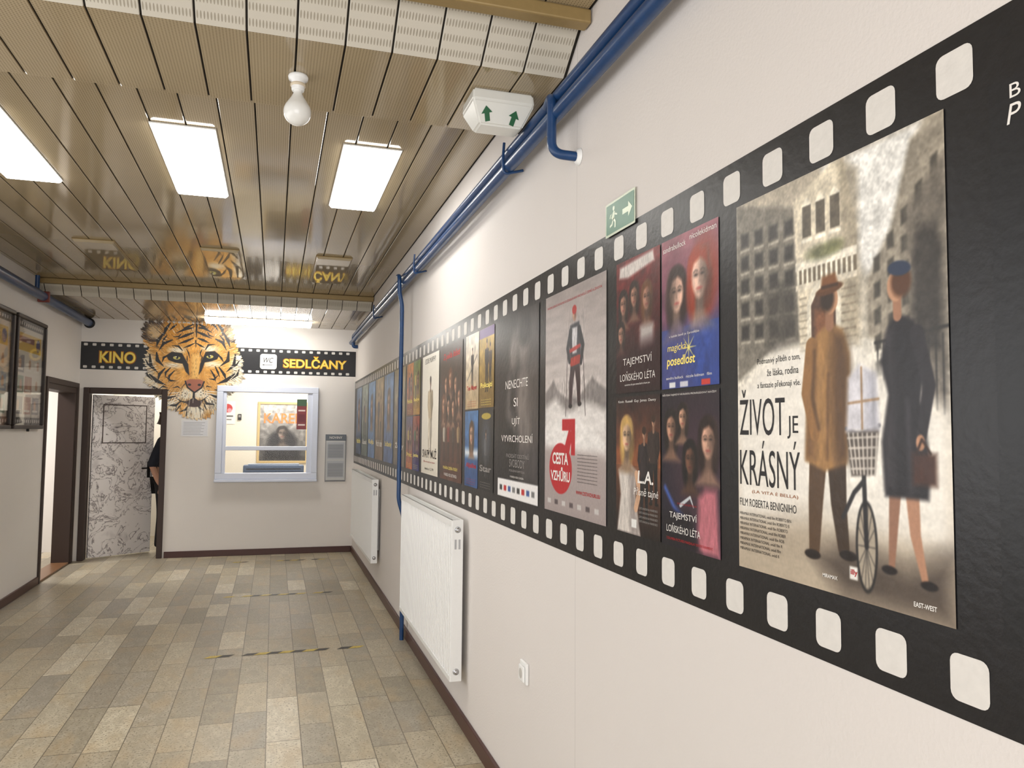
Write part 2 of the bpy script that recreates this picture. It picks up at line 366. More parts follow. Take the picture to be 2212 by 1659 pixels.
j1=mth(nt,'LESS_THAN',fu,.03); j2=mth(nt,'LESS_THAN',fv,.009); jj=mth(nt,'MAXIMUM',j1,j2)
L(nt,mixc(nt,mth(nt,'MULTIPLY',jj,.75),c3,lin((84,76,62))),b.inputs['Base Color'])
L(nt,mth(nt,'MULTIPLY_ADD',nv.outputs[0],.35,.2),b.inputs['Roughness'])
# marble leaf
M_marble,nt,b=newmat('marble_foil'); tc=N(nt,'ShaderNodeTexCoord'); n=N(nt,'ShaderNodeTexNoise'); n.inputs['Scale'].default_value=4.6; n.inputs['Detail'].default_value=5; n.inputs['Distortion'].default_value=1.6; n.inputs['Roughness'].default_value=.6
L(nt,tc.outputs['Object'],n.inputs['Vector']); d=mth(nt,'ABSOLUTE',mth(nt,'SUBTRACT',n.outputs[0],.5))
r=N(nt,'ShaderNodeValToRGB'); L(nt,d,r.inputs[0]); e=r.color_ramp.elements; e[0].position=0; e[0].color=lin((120,112,114)); e[1].position=.026; e[1].color=lin((248,243,241)); k=e.new(.011); k.color=lin((196,188,188))
n2=N(nt,'ShaderNodeTexNoise'); n2.inputs['Scale'].default_value=6; n2.inputs['Detail'].default_value=5; L(nt,tc.outputs['Object'],n2.inputs['Vector'])
r3=N(nt,'ShaderNodeValToRGB'); L(nt,n2.outputs[0],r3.inputs[0]); e=r3.color_ramp.elements; e[0].position=.3; e[0].color=(.6,.58,.59,1); e[1].position=.44; e[1].color=(1,1,1,1)
L(nt,mixc(nt,.5,r.outputs[0],r3.outputs[0],'MULTIPLY'),b.inputs['Base Color']); b.inputs['Roughness'].default_value=.3
# ------------------------------------------------------------------ shell
YN=-1.6; TL=.16
struct(boxes('floor',[(-4.6,1.3,YN,13,-.1,0)],M_floor))
struct(boxes('wall_right',[(XR,XR+.2,YN,YB+.001,0,3.3)],M_wr))
DO0,DO1=8.85,10.05
struct(boxes('wall_left',[(XL-TL,XL,YN,.3,0,3.3),(XL-TL,XL,.3,5.2,0,.9),(XL-TL,XL,.3,5.2,2.5,3.3),(XL-TL,XL,5.2,DO0,0,3.3),(XL-TL,XL,DO0,DO1,2.0,3.3),(XL-TL,XL,DO1,YB+.12,0,3.3)],M_w))
bx=[(XL,-2.12,0,3.3),(-2.12,-1.27,1.98,3.3),(-1.27,-.62,0,3.3),(-.62,.47,0,.93),(-.62,.47,2.04,3.3),(.47,XR+.2,0,3.3)]
struct(boxes('wall_back',[(a,b_,YB,YB+.12,c,d) for a,b_,c,d in bx],M_w))
struct(boxes('wall_booth_rear',[(-2.3,1.3,12.3,12.4,0,2.8)],M_cream))
struct(boxes('wall_booth_partition',[(-.92,-.86,YB+.12,12.3,0,2.8)],M_cream))
struct(boxes('wall_booth_right',[(1.2,1.3,YB+.12,12.3,0,2.8)],M_cream))
struct(boxes('wall_passage_left',[(-2.3,-2.2,YB+.12,12.3,0,2.8)],M_w))
struct(boxes('ceiling_booth',[(-2.3,1.3,YB+.12,12.4,2.7,2.8)],M_w))
struct(boxes('wall_side_room_far',[(-4.6,-4.5,7,11.1,0,2.8)],M_w))
struct(boxes('wall_side_room_near',[(-4.6,XL-TL,6.9,7,0,2.8)],M_w))
struct(boxes('wall_side_room_end',[(-4.6,XL-TL,11.0,11.1,0,2.8)],M_w))
struct(boxes('ceiling_side_room',[(-4.6,XL-TL,6.9,11.1,2.7,2.8)],M_w))
# ceiling slats
prof=[(YN,H2),(2.42,H2),(2.6,H1),(3.18,H1),(3.20,H2),(8.40,H2),(8.52,H1),(YB,H1)]
def pnorm(i):
    ns=[]
    for a,b_ in ((i-1,i),(i,i+1)):
        if a<0 or b_>=len(prof): continue
        dy=prof[b_][0]-prof[a][0]; dz=prof[b_][1]-prof[a][1]; l=math.hypot(dy,dz); ns.append((-dz/l,dy/l))
    y=sum(n[0] for n in ns);z=sum(n[1] for n in ns);l=math.hypot(y,z); return y/l,z/l
vs=[];fs=[];ms=[]
pitch=.1573
xs=[]
xx=XR-.012
while xx>XL+.01:
    xs.append((max(XL+.002,xx-pitch+.007),xx)); xx-=pitch
for (a,b_) in xs:
    cs=[(a,.008),(a,.002),(a+.002,0),(b_-.002,0),(b_,.002),(b_,.008)]
    k=len(vs)
    for i,(y,z) in enumerate(prof):
        ny,nz=pnorm(i)
        for cx_,o in cs: vs.append((cx_,y+ny*o,z+nz*o))
    for i in range(len(prof)-1):
        for j in range(5):
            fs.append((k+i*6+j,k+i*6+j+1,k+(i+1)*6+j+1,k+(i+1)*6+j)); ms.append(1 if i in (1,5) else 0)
k=len(vs)
for i,(y,z) in enumerate(prof):
    ny,nz=pnorm(i)
    for cx_ in (XL,XR): vs.append((cx_,y+ny*.008,z+nz*.008))
for i in range(len(prof)-1):
    fs.append((k+i*2,k+i*2+1,k+i*2+3,k+i*2+2)); ms.append(2)
me=bpy.data.meshes.new('ceiling'); me.from_pydata(vs,[],fs)
for m in (M_slat,M_face,M_back): me.materials.append(m)
for p,i in zip(me.polygons,ms): p.material_index=i
struct(obj('ceiling',me))
struct(boxes('ceiling_slab',[(XL-TL,XR+.2,YN,YB,3.3,3.4)],M_w))
struct(boxes('trim_1',[(XL,XR-.004,2.355,2.415,2.925,2.974)],M_gold,bevel=.006))
struct(boxes('trim_2',[(XL,XR-.004,8.335,8.395,2.925,2.974)],M_gold,bevel=.006))
struct(boxes('baseboard_right',[(XR-.018,XR,YN,YB,0,.075)],M_brown,bevel=.004))
struct(boxes('baseboard_back',[(-1.22,XR-.02,YB-.018,YB,0,.075)],M_brown,bevel=.004))
struct(boxes('baseboard_left',[(XL,XL+.018,YN,DO0-.06,0,.075)],M_brown,bevel=.004))
# ------------------------------------------------------------------ doorway back
d1=struct(empty('door_1',(-2.12,YB,0)))
boxes('door_frame',[(-.03,.035,-.02,.14,0,2.02),(.815,.88,-.02,.14,0,2.02),(.035,.815,-.02,.14,1.95,2.02)],M_frame,d1,bevel=.006)
leafM=Matrix.Translation((.05,.12,0))@Matrix.Rotation(math.radians(34),4,'Z')
lf=boxes('door_leaf',[(0,.74,-.02,.02,.012,1.94)],M_marble,d1,M=leafM,bevel=.004)
def ring(x0,x1,z0,z1,w,y0,y1): return [(x0,x1,y0,y1,z0,z0+w),(x0,x1,y0,y1,z1-w,z1),(x0,x0+w,y0,y1,z0+w,z1-w),(x1-w,x1,y0,y1,z0+w,z1-w)]
M_edge=mat('moulding_grey_brown',(84,72,68),.45)
boxes('panel_moulding',ring(.11,.64,1.36,1.83,.011,-.025,-.019),M_edge,lf,bevel=.002)
hd=boxes('door_handle',[(.665,.705,-.028,-.02,.93,1.13)],M_black,lf,bevel=.004)
tube('lever',[[(.685,-.028,1.05),(.685,-.065,1.05),(.58,-.065,1.05)]],.009,M_black,hd,fillet=.02)
d2=struct(empty('door_2',(XL,DO0,0)))
boxes('door_frame',[(-.17,.012,0,.03,0,2.0),(-.17,.012,1.15,1.2,0,2.0),(-.17,.012,.03,1.15,1.94,2.0),(0,.02,-.05,0,0,2.06),(0,.02,1.2,1.28,0,2.06),(0,.02,0,1.2,2.0,2.06)],M_frame,d2,bevel=.004)
boxes('threshold',[(-.17,.01,.03,1.15,0,.02)],mat('oak_threshold',(128,92,62),.35),d2,bevel=.004)
# ------------------------------------------------------------------ ticket window
w1=struct(empty('window_1',(0,YB,0)))
fr=ring(-.68,.53,.93,2.08,.075,-.045,.1)
boxes('window_frame',fr+[(.40,.46,-.03,.06,1.0,2.0),(-.605,.40,-.025,.04,1.285,1.335),(-.605,-.565,-.03,.04,1.0,2.0)],M_pvc,w1,bevel=.006)
boxes('window_sill',[(-.685,.535,-.07,.0,.895,.93)],M_pvc,w1,bevel=.008)
boxes('window_pane',[(-.565,.40,.005,.011,1.335,2.005)],M_glass,w1)
boxes('sliding_pane',[(-.565,.40,-.012,-.006,1.005,1.285)],M_glass,w1)
# ------------------------------------------------------------------ inks
tW=mat('ink_white',(236,232,226),.4); tK=mat('ink_black',(24,22,24),.4); tY=mat('ink_yellow',(248,196,40),.4); tO=mat('ink_orange_brown',(150,84,20),.4)
tR=mat('ink_red',(178,28,34),.4); tG=mat('ink_grey',(150,146,142),.4); tB=mat('ink_blue',(40,80,160),.4); tLY=mat('ink_light_yellow',(255,232,120),.4)
# ------------------------------------------------------------------ film strips
def rrect(cx,cy,w,h,r,z,n=4):
    pts=[]
    for k,(sx,sy) in enumerate(((1,1),(-1,1),(-1,-1),(1,-1))):
        for i in range(n+1):
            a=math.pi/2*(k+i/n); pts.append((cx+sx*(w/2-r)+r*math.cos(a),cy+sy*(h/2-r)+r*math.sin(a),z))
    return pts
Y0=YB-.002; LEN=Y0-.25
polys=[([(0,0,0),(LEN,0,0),(LEN,1.04,0),(0,1.04,0)],0)]
yy=.92-.1527*4
while yy<Y0-.05:
    for zz in (2.11,1.19):
        if yy>.3: polys.append((rrect(Y0-yy,zz-1.13,.068,.07,.014,.0007),1))
    yy+=.1527
fs_=polym('film_strip_mural',polys,[M_film,M_hole],M=MR(Y0,1.13,.001))
tag(fs_,'long black film strip mural with white perforations along the plaster wall','wall mural')
polys=[([(0,0,0),(3.19,0,0),(3.19,.325,0),(0,.325,0)],0)]
xx=.05
while xx<3.15:
    for zz in (.03,.295): polys.append((rrect(xx,zz,.042,.03,.008,.0007),1))
    xx+=.092
fb=polym('film_strip_banner',polys,[M_film,M_hole],M=MB(XL+.001,2.235,.001))
tag(fb,'black film strip banner with yellow cinema name above ticket window','wall banner')
lt=Letters()
def fancy(body,x0,x1,z0,z1):
    lt.add(body,x0-XL,z0-2.235,x1-x0,z1-z0,tO,z=.0014,bold=.05,pad=.009)
    lt.add(body,x0-XL,z0-2.235,x1-x0,z1-z0,tY,z=.002,bold=.035)
    lt.add(body,x0-XL+.004,z0-2.235+.008,x1-x0-.008,z1-z0-.016,tLY,z=.0026,bold=-.005)
fancy('KINO',-2.0,-1.61,2.315,2.455); fancy('SEDLČANY',.09,.87,2.325,2.475)
lt.make(fb)
wc=polym('toilet_sign',[(rrect(0,0,.2,.19,.03,.003),0)]+[([(-.05,-.05,.0036),(-.05,-.035,.0036),(-.08,-.0425,.0036)],1),([(-.05,-.045,.0036),(.05,-.045,.0036),(.05,-.04,.0036),(-.05,-.04,.0036)],1)],[tW,tK],M=MB(-.09,2.395,.002))
tag(wc,'white notice reading WC with arrow on the film banner','sign')
l2=Letters(); l2.add('WC',-.06,-.015,.12,.065,tK,z=.004,shear=.3); l2.make(wc)
# ------------------------------------------------------------------ tiger
T=Cv(232,213,2.4,(216,156,72),300,697)
rs=random.Random(3)
AX=420
T.noise(14,9,.2)
def both(fn):
    fn(lambda p:p)
    def g(p):
        d=AX-p[0]; return (AX+d*(.80+.13*max(0,min(1,(d-35)/60))),p[1]-5*min(1,abs(d)/30))
    fn(g)
Wt=(232,222,200); Bk=(22,18,16)
def t1(f):
    T.poly([f(p) for p in [(300,750),(334,774),(352,800),(360,840),(368,880),(340,880),(300,850)]],Wt,8)
    T.poly([f(p) for p in [(335,775),(372,790),(384,820),(372,848),(350,838),(334,808)]],(218,156,70),7,a=.9)
    T.ell(*f((330,716)),30,26,(54,40,30)); T.ell(*f((334,720)),17,15,(214,186,144),soft=5)
    T.poly([f(p) for p in [(350,700),(400,697),(405,745),(370,752),(345,742)]],(212,148,60),6)
    T.ell(*f((381,758)),17,7,Wt,soft=4); T.ell(*f((374,791)),19,6,Wt,soft=4)
    T.ell(*f((401,853)),22,14,Wt,soft=6); T.ell(*f((372,880)),18,15,Wt,soft=6)
    T.ell(*f((380,836)),14,18,(208,150,72),soft=6,a=.9)
both(t1)
T.poly([(402,760),(440,758),(440,826),(403,826)],(202,142,62),5); T.poly([(413,765),(430,765),(430,818),(414,818)],(226,178,100),4)
T.ell(AX+3,890,22,20,Wt,soft=5)
for i in range(4200):
    x=rs.uniform(303,530);y=rs.uniform(697,905); dx=x-AX; dy=y-(790); a=math.atan2(dy,dx)+rs.uniform(-.15,.15); l=rs.uniform(3,8)
    if abs(dx)<24 and 745<y<850: a=math.pi/2*(-1 if y<800 else 1); l*=.6
    col=rs.choice([(250,238,210),(170,112,44),(112,72,32),(232,186,100),(60,42,28),(204,144,60)])
    T.line([(x,y),(x+l*math.cos(a),y+l*math.sin(a))],.4,col,a=.42)
def t2(f):
    J=lambda p:(p[0]+rs.uniform(-1.5,1.5),p[1]+rs.uniform(-1.5,1.5))
    st=[([(415,700),(404,704),(392,710)],3),([(413,708),(398,712),(378,722)],4),([(416,718),(400,724),(378,736)],4.2),([(414,731),(400,737),(384,745)],3.8),([(417,742),(406,747),(396,753)],2.8),
    ([(366,700),(356,714),(352,728)],4.8),([(378,702),(370,708),(364,716)],3),([(352,722),(342,738),(338,752)],5),([(370,736),(354,744),(344,760)],4.4),([(360,728),(352,735),(348,742)],2.8),([(340,764),(342,782),(356,794)],5.4),([(326,770),(328,792),(344,808)],5),
    ([(358,798),(346,812),(344,826)],4.2),([(368,796),(360,808),(358,818)],3),([(326,812),(342,826),(362,834)],5.4),([(332,838),(350,848),(368,846)],4.8),([(348,858),(364,863),(380,856)],4.4),([(368,878),(384,876),(394,866)],3.6),([(394,892),(404,886),(408,878)],3),
    ([(316,800),(321,814),(332,824)],3.4),([(366,768),(354,776),(350,786)],3.2),([(378,804),(368,816),(366,828)],3),([(394,758),(384,749),(370,747)],2.8),([(360,816),(370,824),(382,824)],2.6),([(404,770),(402,776),(404,782)],1.8),([(318,780),(322,790),(330,796)],2.6),([(402,756),(406,764),(408,774)],2),([(384,890),(390,882),(392,876)],2.2),([(346,842),(356,838),(364,840)],2.4),([(390,722),(384,728),(372,730)],2.2),([(376,840),(384,838),(390,842)],1.8)]
    for p,r in st:
        p=[f(J(q)) for q in p]; m=p[1]
        T.line([p[0],m],r*.3,Bk,r1=r*.75); T.line([m,p[2]],r*.75,Bk,r1=.4)
    T.poly([f(p) for p in [(359,770),(370,762),(392,764),(406,788),(409,812),(401,804),(394,787),(378,785),(364,780)]],Bk,.9)
    T.ell(*f((381,774.5)),7.6,3.9,(186,176,96)); T.ell(*f((382,774)),2.7,3.2,Bk); T.ell(*f((380,772.6)),1,1,(255,255,255))
    T.line([f((369,771.5)),f((380,769.5)),f((393,773))],1.4,Bk)
    for i in range(8):
        T.ell(*f((382+(i%4)*6.5,849+(i//4)*6+(i%2)*2)),1.1,1.1,Bk)
    T.line([f((420,848)),f((419,862)),f((406,871)),f((392,868)),f((380,858))],2.2,Bk,r1=.8)
    T.line([f((404,826)),f((396,836)),f((392,846))],1.2,(90,60,40),r1=.5)
    for i in range(5): T.line([f((388,850+i*4)),f((350,852+i*9)),f((326,862+i*11))],.6,(250,248,240),r1=.25)
both(t2)
T.line([(421,697),(421,728)],2.4,Bk,r1=.8); T.line([(420,736),(421,750)],1.6,Bk,r1=.5)
T.poly([(401,824),(410,820),(432,820),(441,824),(436,838),(424,849),(419,849),(406,838)],(160,96,72),1); T.line([(401,825),(406,838),(421,849),(436,838),(441,825)],1.6,Bk)
T.ell(410,832,3.6,2.5,Bk);T.ell(431,832,3.6,2.5,Bk)
T.poly([(402,868),(421,864),(440,867),(433,879),(422,881),(410,879)],(60,36,30),1.2); T.ell(422,887,15,6,Wt,soft=2)
for i in range(600):
    x=rs.uniform(305,528);y=rs.uniform(700,903); a=math.atan2(y-790,x-AX); l=rs.uniform(5,13)
    if math.hypot((x-AX)/1.05,y-790)<70: continue
    T.line([(x,y),(x+l*math.cos(a),y+l*math.sin(a)+2)],.55,rs.choice([(250,242,226),(60,40,25),(30,24,20)]),a=.65)
OUT=[(314,697),(305,716),(309,742),(322,752),(311,782),(320,806),(314,828),(332,842),(336,858),(354,868),(364,886),(386,890),(400,902),(428,908),(455,903),(466,888),(476,880),(486,860),(504,850),(514,832),(528,815),(521,795),(525,778),(516,760),(509,745),(502,720),(495,697)]
sl=(slice(None),slice(None)); sd=T.sdf(OUT,sl)
ang=np.arctan2(T.y-800,T.x-AX)
jag=9*np.abs(((ang*11)%1)-.5)+7*np.abs(((ang*23+.3)%1)-.5)
msk=(sd+jag-3.5)<0
tg=canvas(T,'tiger_painting',1.238,1.198,M=MB(-1.587,H1-1.198,.006),mask=msk)
tag(tg,'painted golden tiger head cut-out mural over the film banner','wall painting')
# ------------------------------------------------------------------ posters
PW,PH=.57,.80
def sub(parts_fn,name,label,y0,z0,W,H,cvw,cvh,q,bg,group='film posters inside the film strip mural'):
    c=Cv(cvw,cvh,q,bg); lt=Letters()
    def tx(body,x,y,w,h,m,bold=0,shear=0):
        lt.add(body,x/cvw*W,(1-(y)/cvh)*H,w/cvw*W,h/cvh*H,m,z=.0006,bold=bold,shear=shear)
    parts_fn(c,tx); c.noise(.7,.7,.05); c.blur(1)
    o=canvas(c,name,W,H,M=MR(y0,z0,.0028)); tag(o,label,'poster',group)
    if lt.v: lt.make(o)
    return o
def P1(c,tx):
    c.vgrad(0,60,(176,166,148),(206,198,182)); c.vgrad(60,141,(236,230,216),(190,174,152))
    c.poly([(50,0),(92,0),(84,28),(74,44),(66,36),(56,14)],(232,230,224),2)
    c.poly([(0,0),(36,10),(40,58),(20,60),(0,70)],(124,118,107),1)
    for i in range(4):
        for j in range(5): c.rect(3+i*9,12+j*9+i*.5,8+i*9,17.5+j*9+i*.5,(58,55,52),.8); c.rect(2.6+i*9,18.3+j*9+i*.5,8.6+i*9,19.2+j*9+i*.5,(180,172,156),.4)
    c.poly([(18,36),(35,36),(36,57),(20,60)],(72,68,63),3,a=.8)
    c.poly([(35,8),(60,-2),(66,24),(66,62),(38,62)],(218,207,184),.6); c.poly([(58,-2),(67,6),(67,62),(60,62)],(158,147,127),1.5,a=.8)
    for i in range(3):
        c.rect(40+i*7,11,44.5+i*7,22,(96,88,76)); c.poly([(39.4+i*7,11),(42.2+i*7,8),(45+i*7,11)],(238,230,210)); c.rect(39.4+i*7,22.6,45+i*7,23.8,(244,238,220))
    c.rect(36,30,66,33,(238,230,212)); c.ell(50,28.6,8,2.6,(96,100,66),soft=1.2,a=.8); c.ell(56,28,4,2.2,(120,122,82),soft=1.2,a=.8)
    for i in range(12): c.rect(37+i*2.4,33,38+i*2.4,38,(238,232,214)); c.rect(38+i*2.4,33,39.4+i*2.4,38,(118,106,88))
    c.rect(36,38,66,40,(226,216,196))
    c.line([(43,64),(43,46),(46,41),(50,39),(54,41),(57,46),(57,64)],1.3,(240,232,212)); c.poly([(44,64),(44,46),(47,42),(50,41),(53,42),(56,46),(56,64)],(84,60,46)); c.rect(46,48,54,64,(132,86,58),1)
    for i in range(8):
        c.line([(38,43+i*2.6),(41.6,43+i*2.6)],.3,(160,148,128)); c.line([(59,43+i*2.6),(65,43+i*2.6)],.3,(140,128,110))
    c.poly([(100,0),(88,4),(80,28),(70,42),(70,60),(100,72)],(150,141,126),1)
    for i in range(5):
        for j in range(5): c.poly([(73+i*5.5,36-i*6+j*8),(75.6+i*5.5,35-i*6+j*8),(75.6+i*5.5,40-i*6+j*8),(73+i*5.5,40.6-i*6+j*8)],(74,70,63),.5)
    c.poly([(86,24),(100,12),(100,86),(86,72)],(104,97,88),1.5,a=.85); c.ell(93,38,4.6,8,(60,56,52),soft=1.2); c.rect(88.4,38,97.6,66,(60,56,52),1.2)
    for i in range(11): c.line([(74+i*2.4,62),(74+i*2.4,72+i*1.2)],.3,(50,48,46))
    c.line([(73,62),(100,60)],.5,(50,48,46))
    c.noise(3,3,.16,(-30,-30,130,100)); c.noise(.9,.9,.14,(-40,-40,140,110))
    c.poly([(0,76),(26,60),(64,62),(80,74),(100,84),(100,122),(0,122)],(238,233,223),4,a=.92); c.poly([(0,126),(40,118),(100,124),(100,141),(0,141)],(174,160,140),8)
    c.poly([(44,130),(60,124),(84,128),(100,121),(100,141),(58,141),(50,135)],(60,50,44),5,a=.8)
    c.noise(8,2,.05,(-20,66,120,160))
    # figure in brown coat
    c.line([(47,92),(45,112),(44,128)],4.6,(84,62,42),r1=2.6); c.line([(55,92),(56,112),(58,126)],4.6,(58,43,30),r1=2.6); c.ell(43,130,4,1.6,(28,20,16)); c.ell(60,128,4,1.6,(28,20,16))
    c.poly([(47,56),(53,53),(59,56),(62,64),(62,80),(60,99),(50,102),(40,99),(41,78),(43,62)],(158,118,72),.8)
    c.poly([(54,55),(60,58),(62,66),(61,98),(55,100),(53,76)],(92,66,42),2.5); c.poly([(43,62),(46,60),(45,98),(40,98)],(112,80,50),1.5,a=.8)
    c.line([(44,60),(41,76),(45,90)],3,(144,104,62),r1=2.2); c.line([(45.5,62),(44,78),(47,88)],.7,(90,64,40),soft=.8); c.line([(52,70),(51,98)],.4,(100,70,44),soft=.8)
    c.line([(53,49),(53,54)],2,(150,108,82)); c.ell(53.5,45.5,3.6,4.8,(186,140,106)); c.ell(52,45,3.4,4.4,(48,34,24),soft=.8); c.ell(53,42,6.6,1.7,(92,58,32),-.1); c.poly([(49,42),(49.6,37.5),(56,37),(57.6,41.6)],(122,76,40),.6); c.rect(49.2,40.4,57.4,41.6,(60,38,24),.3)
    # figure in black
    c.line([(86,104),(87,118),(90,130)],2.6,(176,130,102),r1=1.2); c.line([(80,104),(79,116),(78,128)],2.4,(146,106,84),r1=1.2); c.ell(91.5,131.5,3,1.3,(24,18,18)); c.ell(77,129.5,3,1.3,(24,18,18))
    c.poly([(78,58),(82,54),(88,57),(92,66),(90,80),(93,98),(92,108),(76,108),(75,92),(78,78),(75,68)],(28,26,30),.8)
    c.poly([(77,60),(80,58),(80,106),(76,106),(76,92),(79,78)],(60,56,60),1.5,a=.7); c.line([(85,80),(86,106)],.8,(52,49,54),soft=1)
    c.line([(89,61),(93,76),(90,90)],2.6,(38,35,39),r1=1.8); c.ell(89.5,92,1.6,2.3,(180,134,104)); c.rect(86.5,95,95,104,(66,38,28),1); c.line([(88,95),(90,91),(93,95)],.4,(50,30,22))
    c.line([(82,50),(82,55)],1.6,(160,116,90)); c.ell(81.6,46,3.4,4.6,(190,144,112)); c.ell(83.6,45,3.8,4.6,(84,52,32),soft=.8); c.ell(83,41,4.4,2.2,(40,52,76),.15)
    # bicycle with pale parcel
    c.ell(68,124,4.6,14,(30,28,28)); c.ell(68,124,3.7,12.8,(168,156,138))
    for i in range(14):
        a=i*math.pi/7; c.line([(68,124),(68+3.7*math.cos(a),124+12.8*math.sin(a))],.16,(70,66,62))
    c.line([(68,124),(67.4,104),(67,92)],.9,(32,30,32)); c.line([(60,88),(66,90),(74,87)],.7,(40,38,40)); c.line([(67.4,104),(63,108),(58,116)],.8,(40,38,40))
    c.poly([(60,89),(74,88),(72,102),(62,103)],(84,76,70),.5)
    for i in range(7): c.line([(61+i*2,89.5),(63+i*1.5,102)],.3,(200,192,182))
    for j in range(4): c.line([(60.6+j*.5,91+j*3.2),(73.6-j*.5,90.4+j*3.2)],.3,(200,192,182))
    c.poly([(61,72),(66,68),(73,71),(74,88),(60,89)],(214,212,218),1); c.poly([(69,70),(73,72),(74,88),(69,88)],(164,164,174),1.5,a=.8); c.line([(61,80),(74,79)],.4,(160,130,100)); c.line([(67,69),(67,88)],.4,(160,130,100))
    c.noise(1.6,5,.14,(36,50,98,112))
    tx('Podmanivý příběh o tom,',13,64.5,25,3,tK); tx('že láska, rodina',19,69,18,3,tK); tx('a fantazie překonají vše.',13,73.5,25,3,tK)
    tx('ŽIVOT',1.2,90.5,28,17.5,tK); tx('JE',30.5,91.5,6,8,tK); tx('KRÁSNÝ',1.2,109.5,36,17,tK)
    tx('(LA VITA È BELLA)',9,112.6,27,1.8,tO); tx('FILM ROBERTA BENIGNIHO',1,117.5,34,2.9,tK)
    for i in range(8): tx('MIRAMAX INTERNATIONAL uvádí film ROBERTO BENIGNI'[:44-i*2],1,121+i*1.9,31-i,1.1,tK)
    tx('MIRAMAX',48,136.5,7,1.2,tW,bold=.02); tx('EAST-WEST',86,138,8,1.4,tW,bold=.02)
    c.rect(60.5,131,64,135,(235,232,225)); tx('illy',61,134,3,2.2,tR,bold=.02)
sub(P1,'film_poster','pale street scene poster, two coated figures beside a bicycle',1.51,1.26,PW,PH,100,141,3.6,(200,190,170))
def P0(c,tx):
    c.vgrad(0,141,(22,22,26),(12,12,14)); c.rect(0,0,100,141,(18,18,20),a=.4); c.ell(60,70,30,50,(46,40,42),soft=20)
    c.face(62,60,14,(150,120,104),(20,18,18)); tx('B',6,5.5,3,3.6,tW); tx('P',5,12,4,5,tW,shear=.2); tx('odle skutečného',10,12,60,4,tW)
sub(P0,'film_poster','almost black film poster with thin white lettering',.86,1.26,PW,PH,100,141,1.6,(20,20,22))
def Q(fn,lab,col_,row,yfar,q=3.2):
    W=.28;H=.395
    sub(fn,'film_poster',lab,yfar-col_*.29,1.26+(1-row)*.405,W,H,70,99,q,(30,26,28))
def A1(c,tx):
    c.vgrad(0,99,(110,24,24),(26,10,12)); c.noise(9,6,.3)
    c.poly([(6,4),(60,1),(62,9),(20,14),(5,12)],(204,196,190),1.5); c.noise(1.5,5,.15,(0,0,70,20))
    for x,y,r,h in ((12,32,8,(28,20,18)),(8,54,7,(30,22,20)),(30,28,8,(40,26,18)),(50,32,9,(100,62,34))): c.face(x,y,r,(176,128,106),h)
    c.poly([(40,52),(60,52),(62,74),(38,74)],(176,168,164),3); c.poly([(0,68),(70,62),(70,99),(0,99)],(40,10,14),6,a=.95)
    tx('TAJEMSTVÍ',12,80,46,8,tW,bold=-.005); tx('LOŇSKÉHO LÉTA',7,90,56,7,tW,bold=-.005); tx('sometimes the past comes back to haunt you',15,94,40,1.8,tW)
def A2(c,tx):
    c.vgrad(0,60,(150,84,96),(104,66,90)); c.vgrad(60,99,(62,76,140),(40,58,126)); c.noise(16,10,.2)
    c.face(20,36,13,(222,180,158),(46,28,24),side=-1); c.ell(52,34,17,26,(150,54,34),.2,soft=5); c.face(48,30,14,(232,192,172),(150,58,34))
    c.poly([(34,66),(70,60),(70,99),(30,99)],(44,70,146),8,a=.85); c.poly([(0,64),(34,58),(40,99),(0,99)],(66,70,128),8,a=.8); c.noise(4,6,.2,(0,55,70,99))
    for i in range(8): c.line([(35,74),(35+9*math.cos(i*.785),74+9*math.sin(i*.785))],.5,(240,226,120),r1=.1)
    tx('sandrabullock',2,8,30,3.6,tW); tx('nicolekidman',37,6,31,3.6,tW)
    tx('magická',8,76,24,6,tLY,shear=.1); tx('posedlost',7,86,36,8,tLY,bold=.02,shear=.1); tx('v každé ženě je čarodějka',10,66,38,2,tW)
    tx('sandra bullock   nicole kidman   film',6,93,56,1.8,tW); c.rect(10,95,18,98.5,(220,220,220)); c.rect(24,95,34,98.5,(200,200,210)); c.rect(50,95,60,98.5,(200,60,50))
def A3(c,tx):
    c.vgrad(0,50,(40,24,24),(140,80,46)); c.vgrad(50,99,(110,66,42),(26,18,18)); c.noise(8,8,.25)
    c.poly([(4,54),(14,50),(26,50),(34,54),(32,72),(40,99),(2,99),(8,72)],(206,198,190),1.5); c.poly([(22,52),(34,54),(32,72),(38,99),(24,99)],(140,130,126),3,a=.8); c.noise(2,7,.15,(0,50,44,110))
    c.face(18,28,11,(222,184,148),(196,158,92)); c.line([(34,56),(39,68),(33,80)],3,(206,164,132))
    c.fig(46,22,66,(44,36,38),(24,22,24),(180,136,110)); c.fig(60,14,62,(56,44,40),(30,26,26),(180,136,110))
    tx('Kevin  Russell  Guy  James  Danny',4,5,60,2.4,tW); tx('L.A.',36,62,24,9,tW,bold=.02,shear=.1); tx('Přísně tajné',30,72,37,7,tW,shear=.1)
    c.rect(26,88,34,94,(230,230,226)); 
    for i in range(4): tx('CURTIS HANSON film WARNER BROS',38,80+i*3,28,1.5,tG)
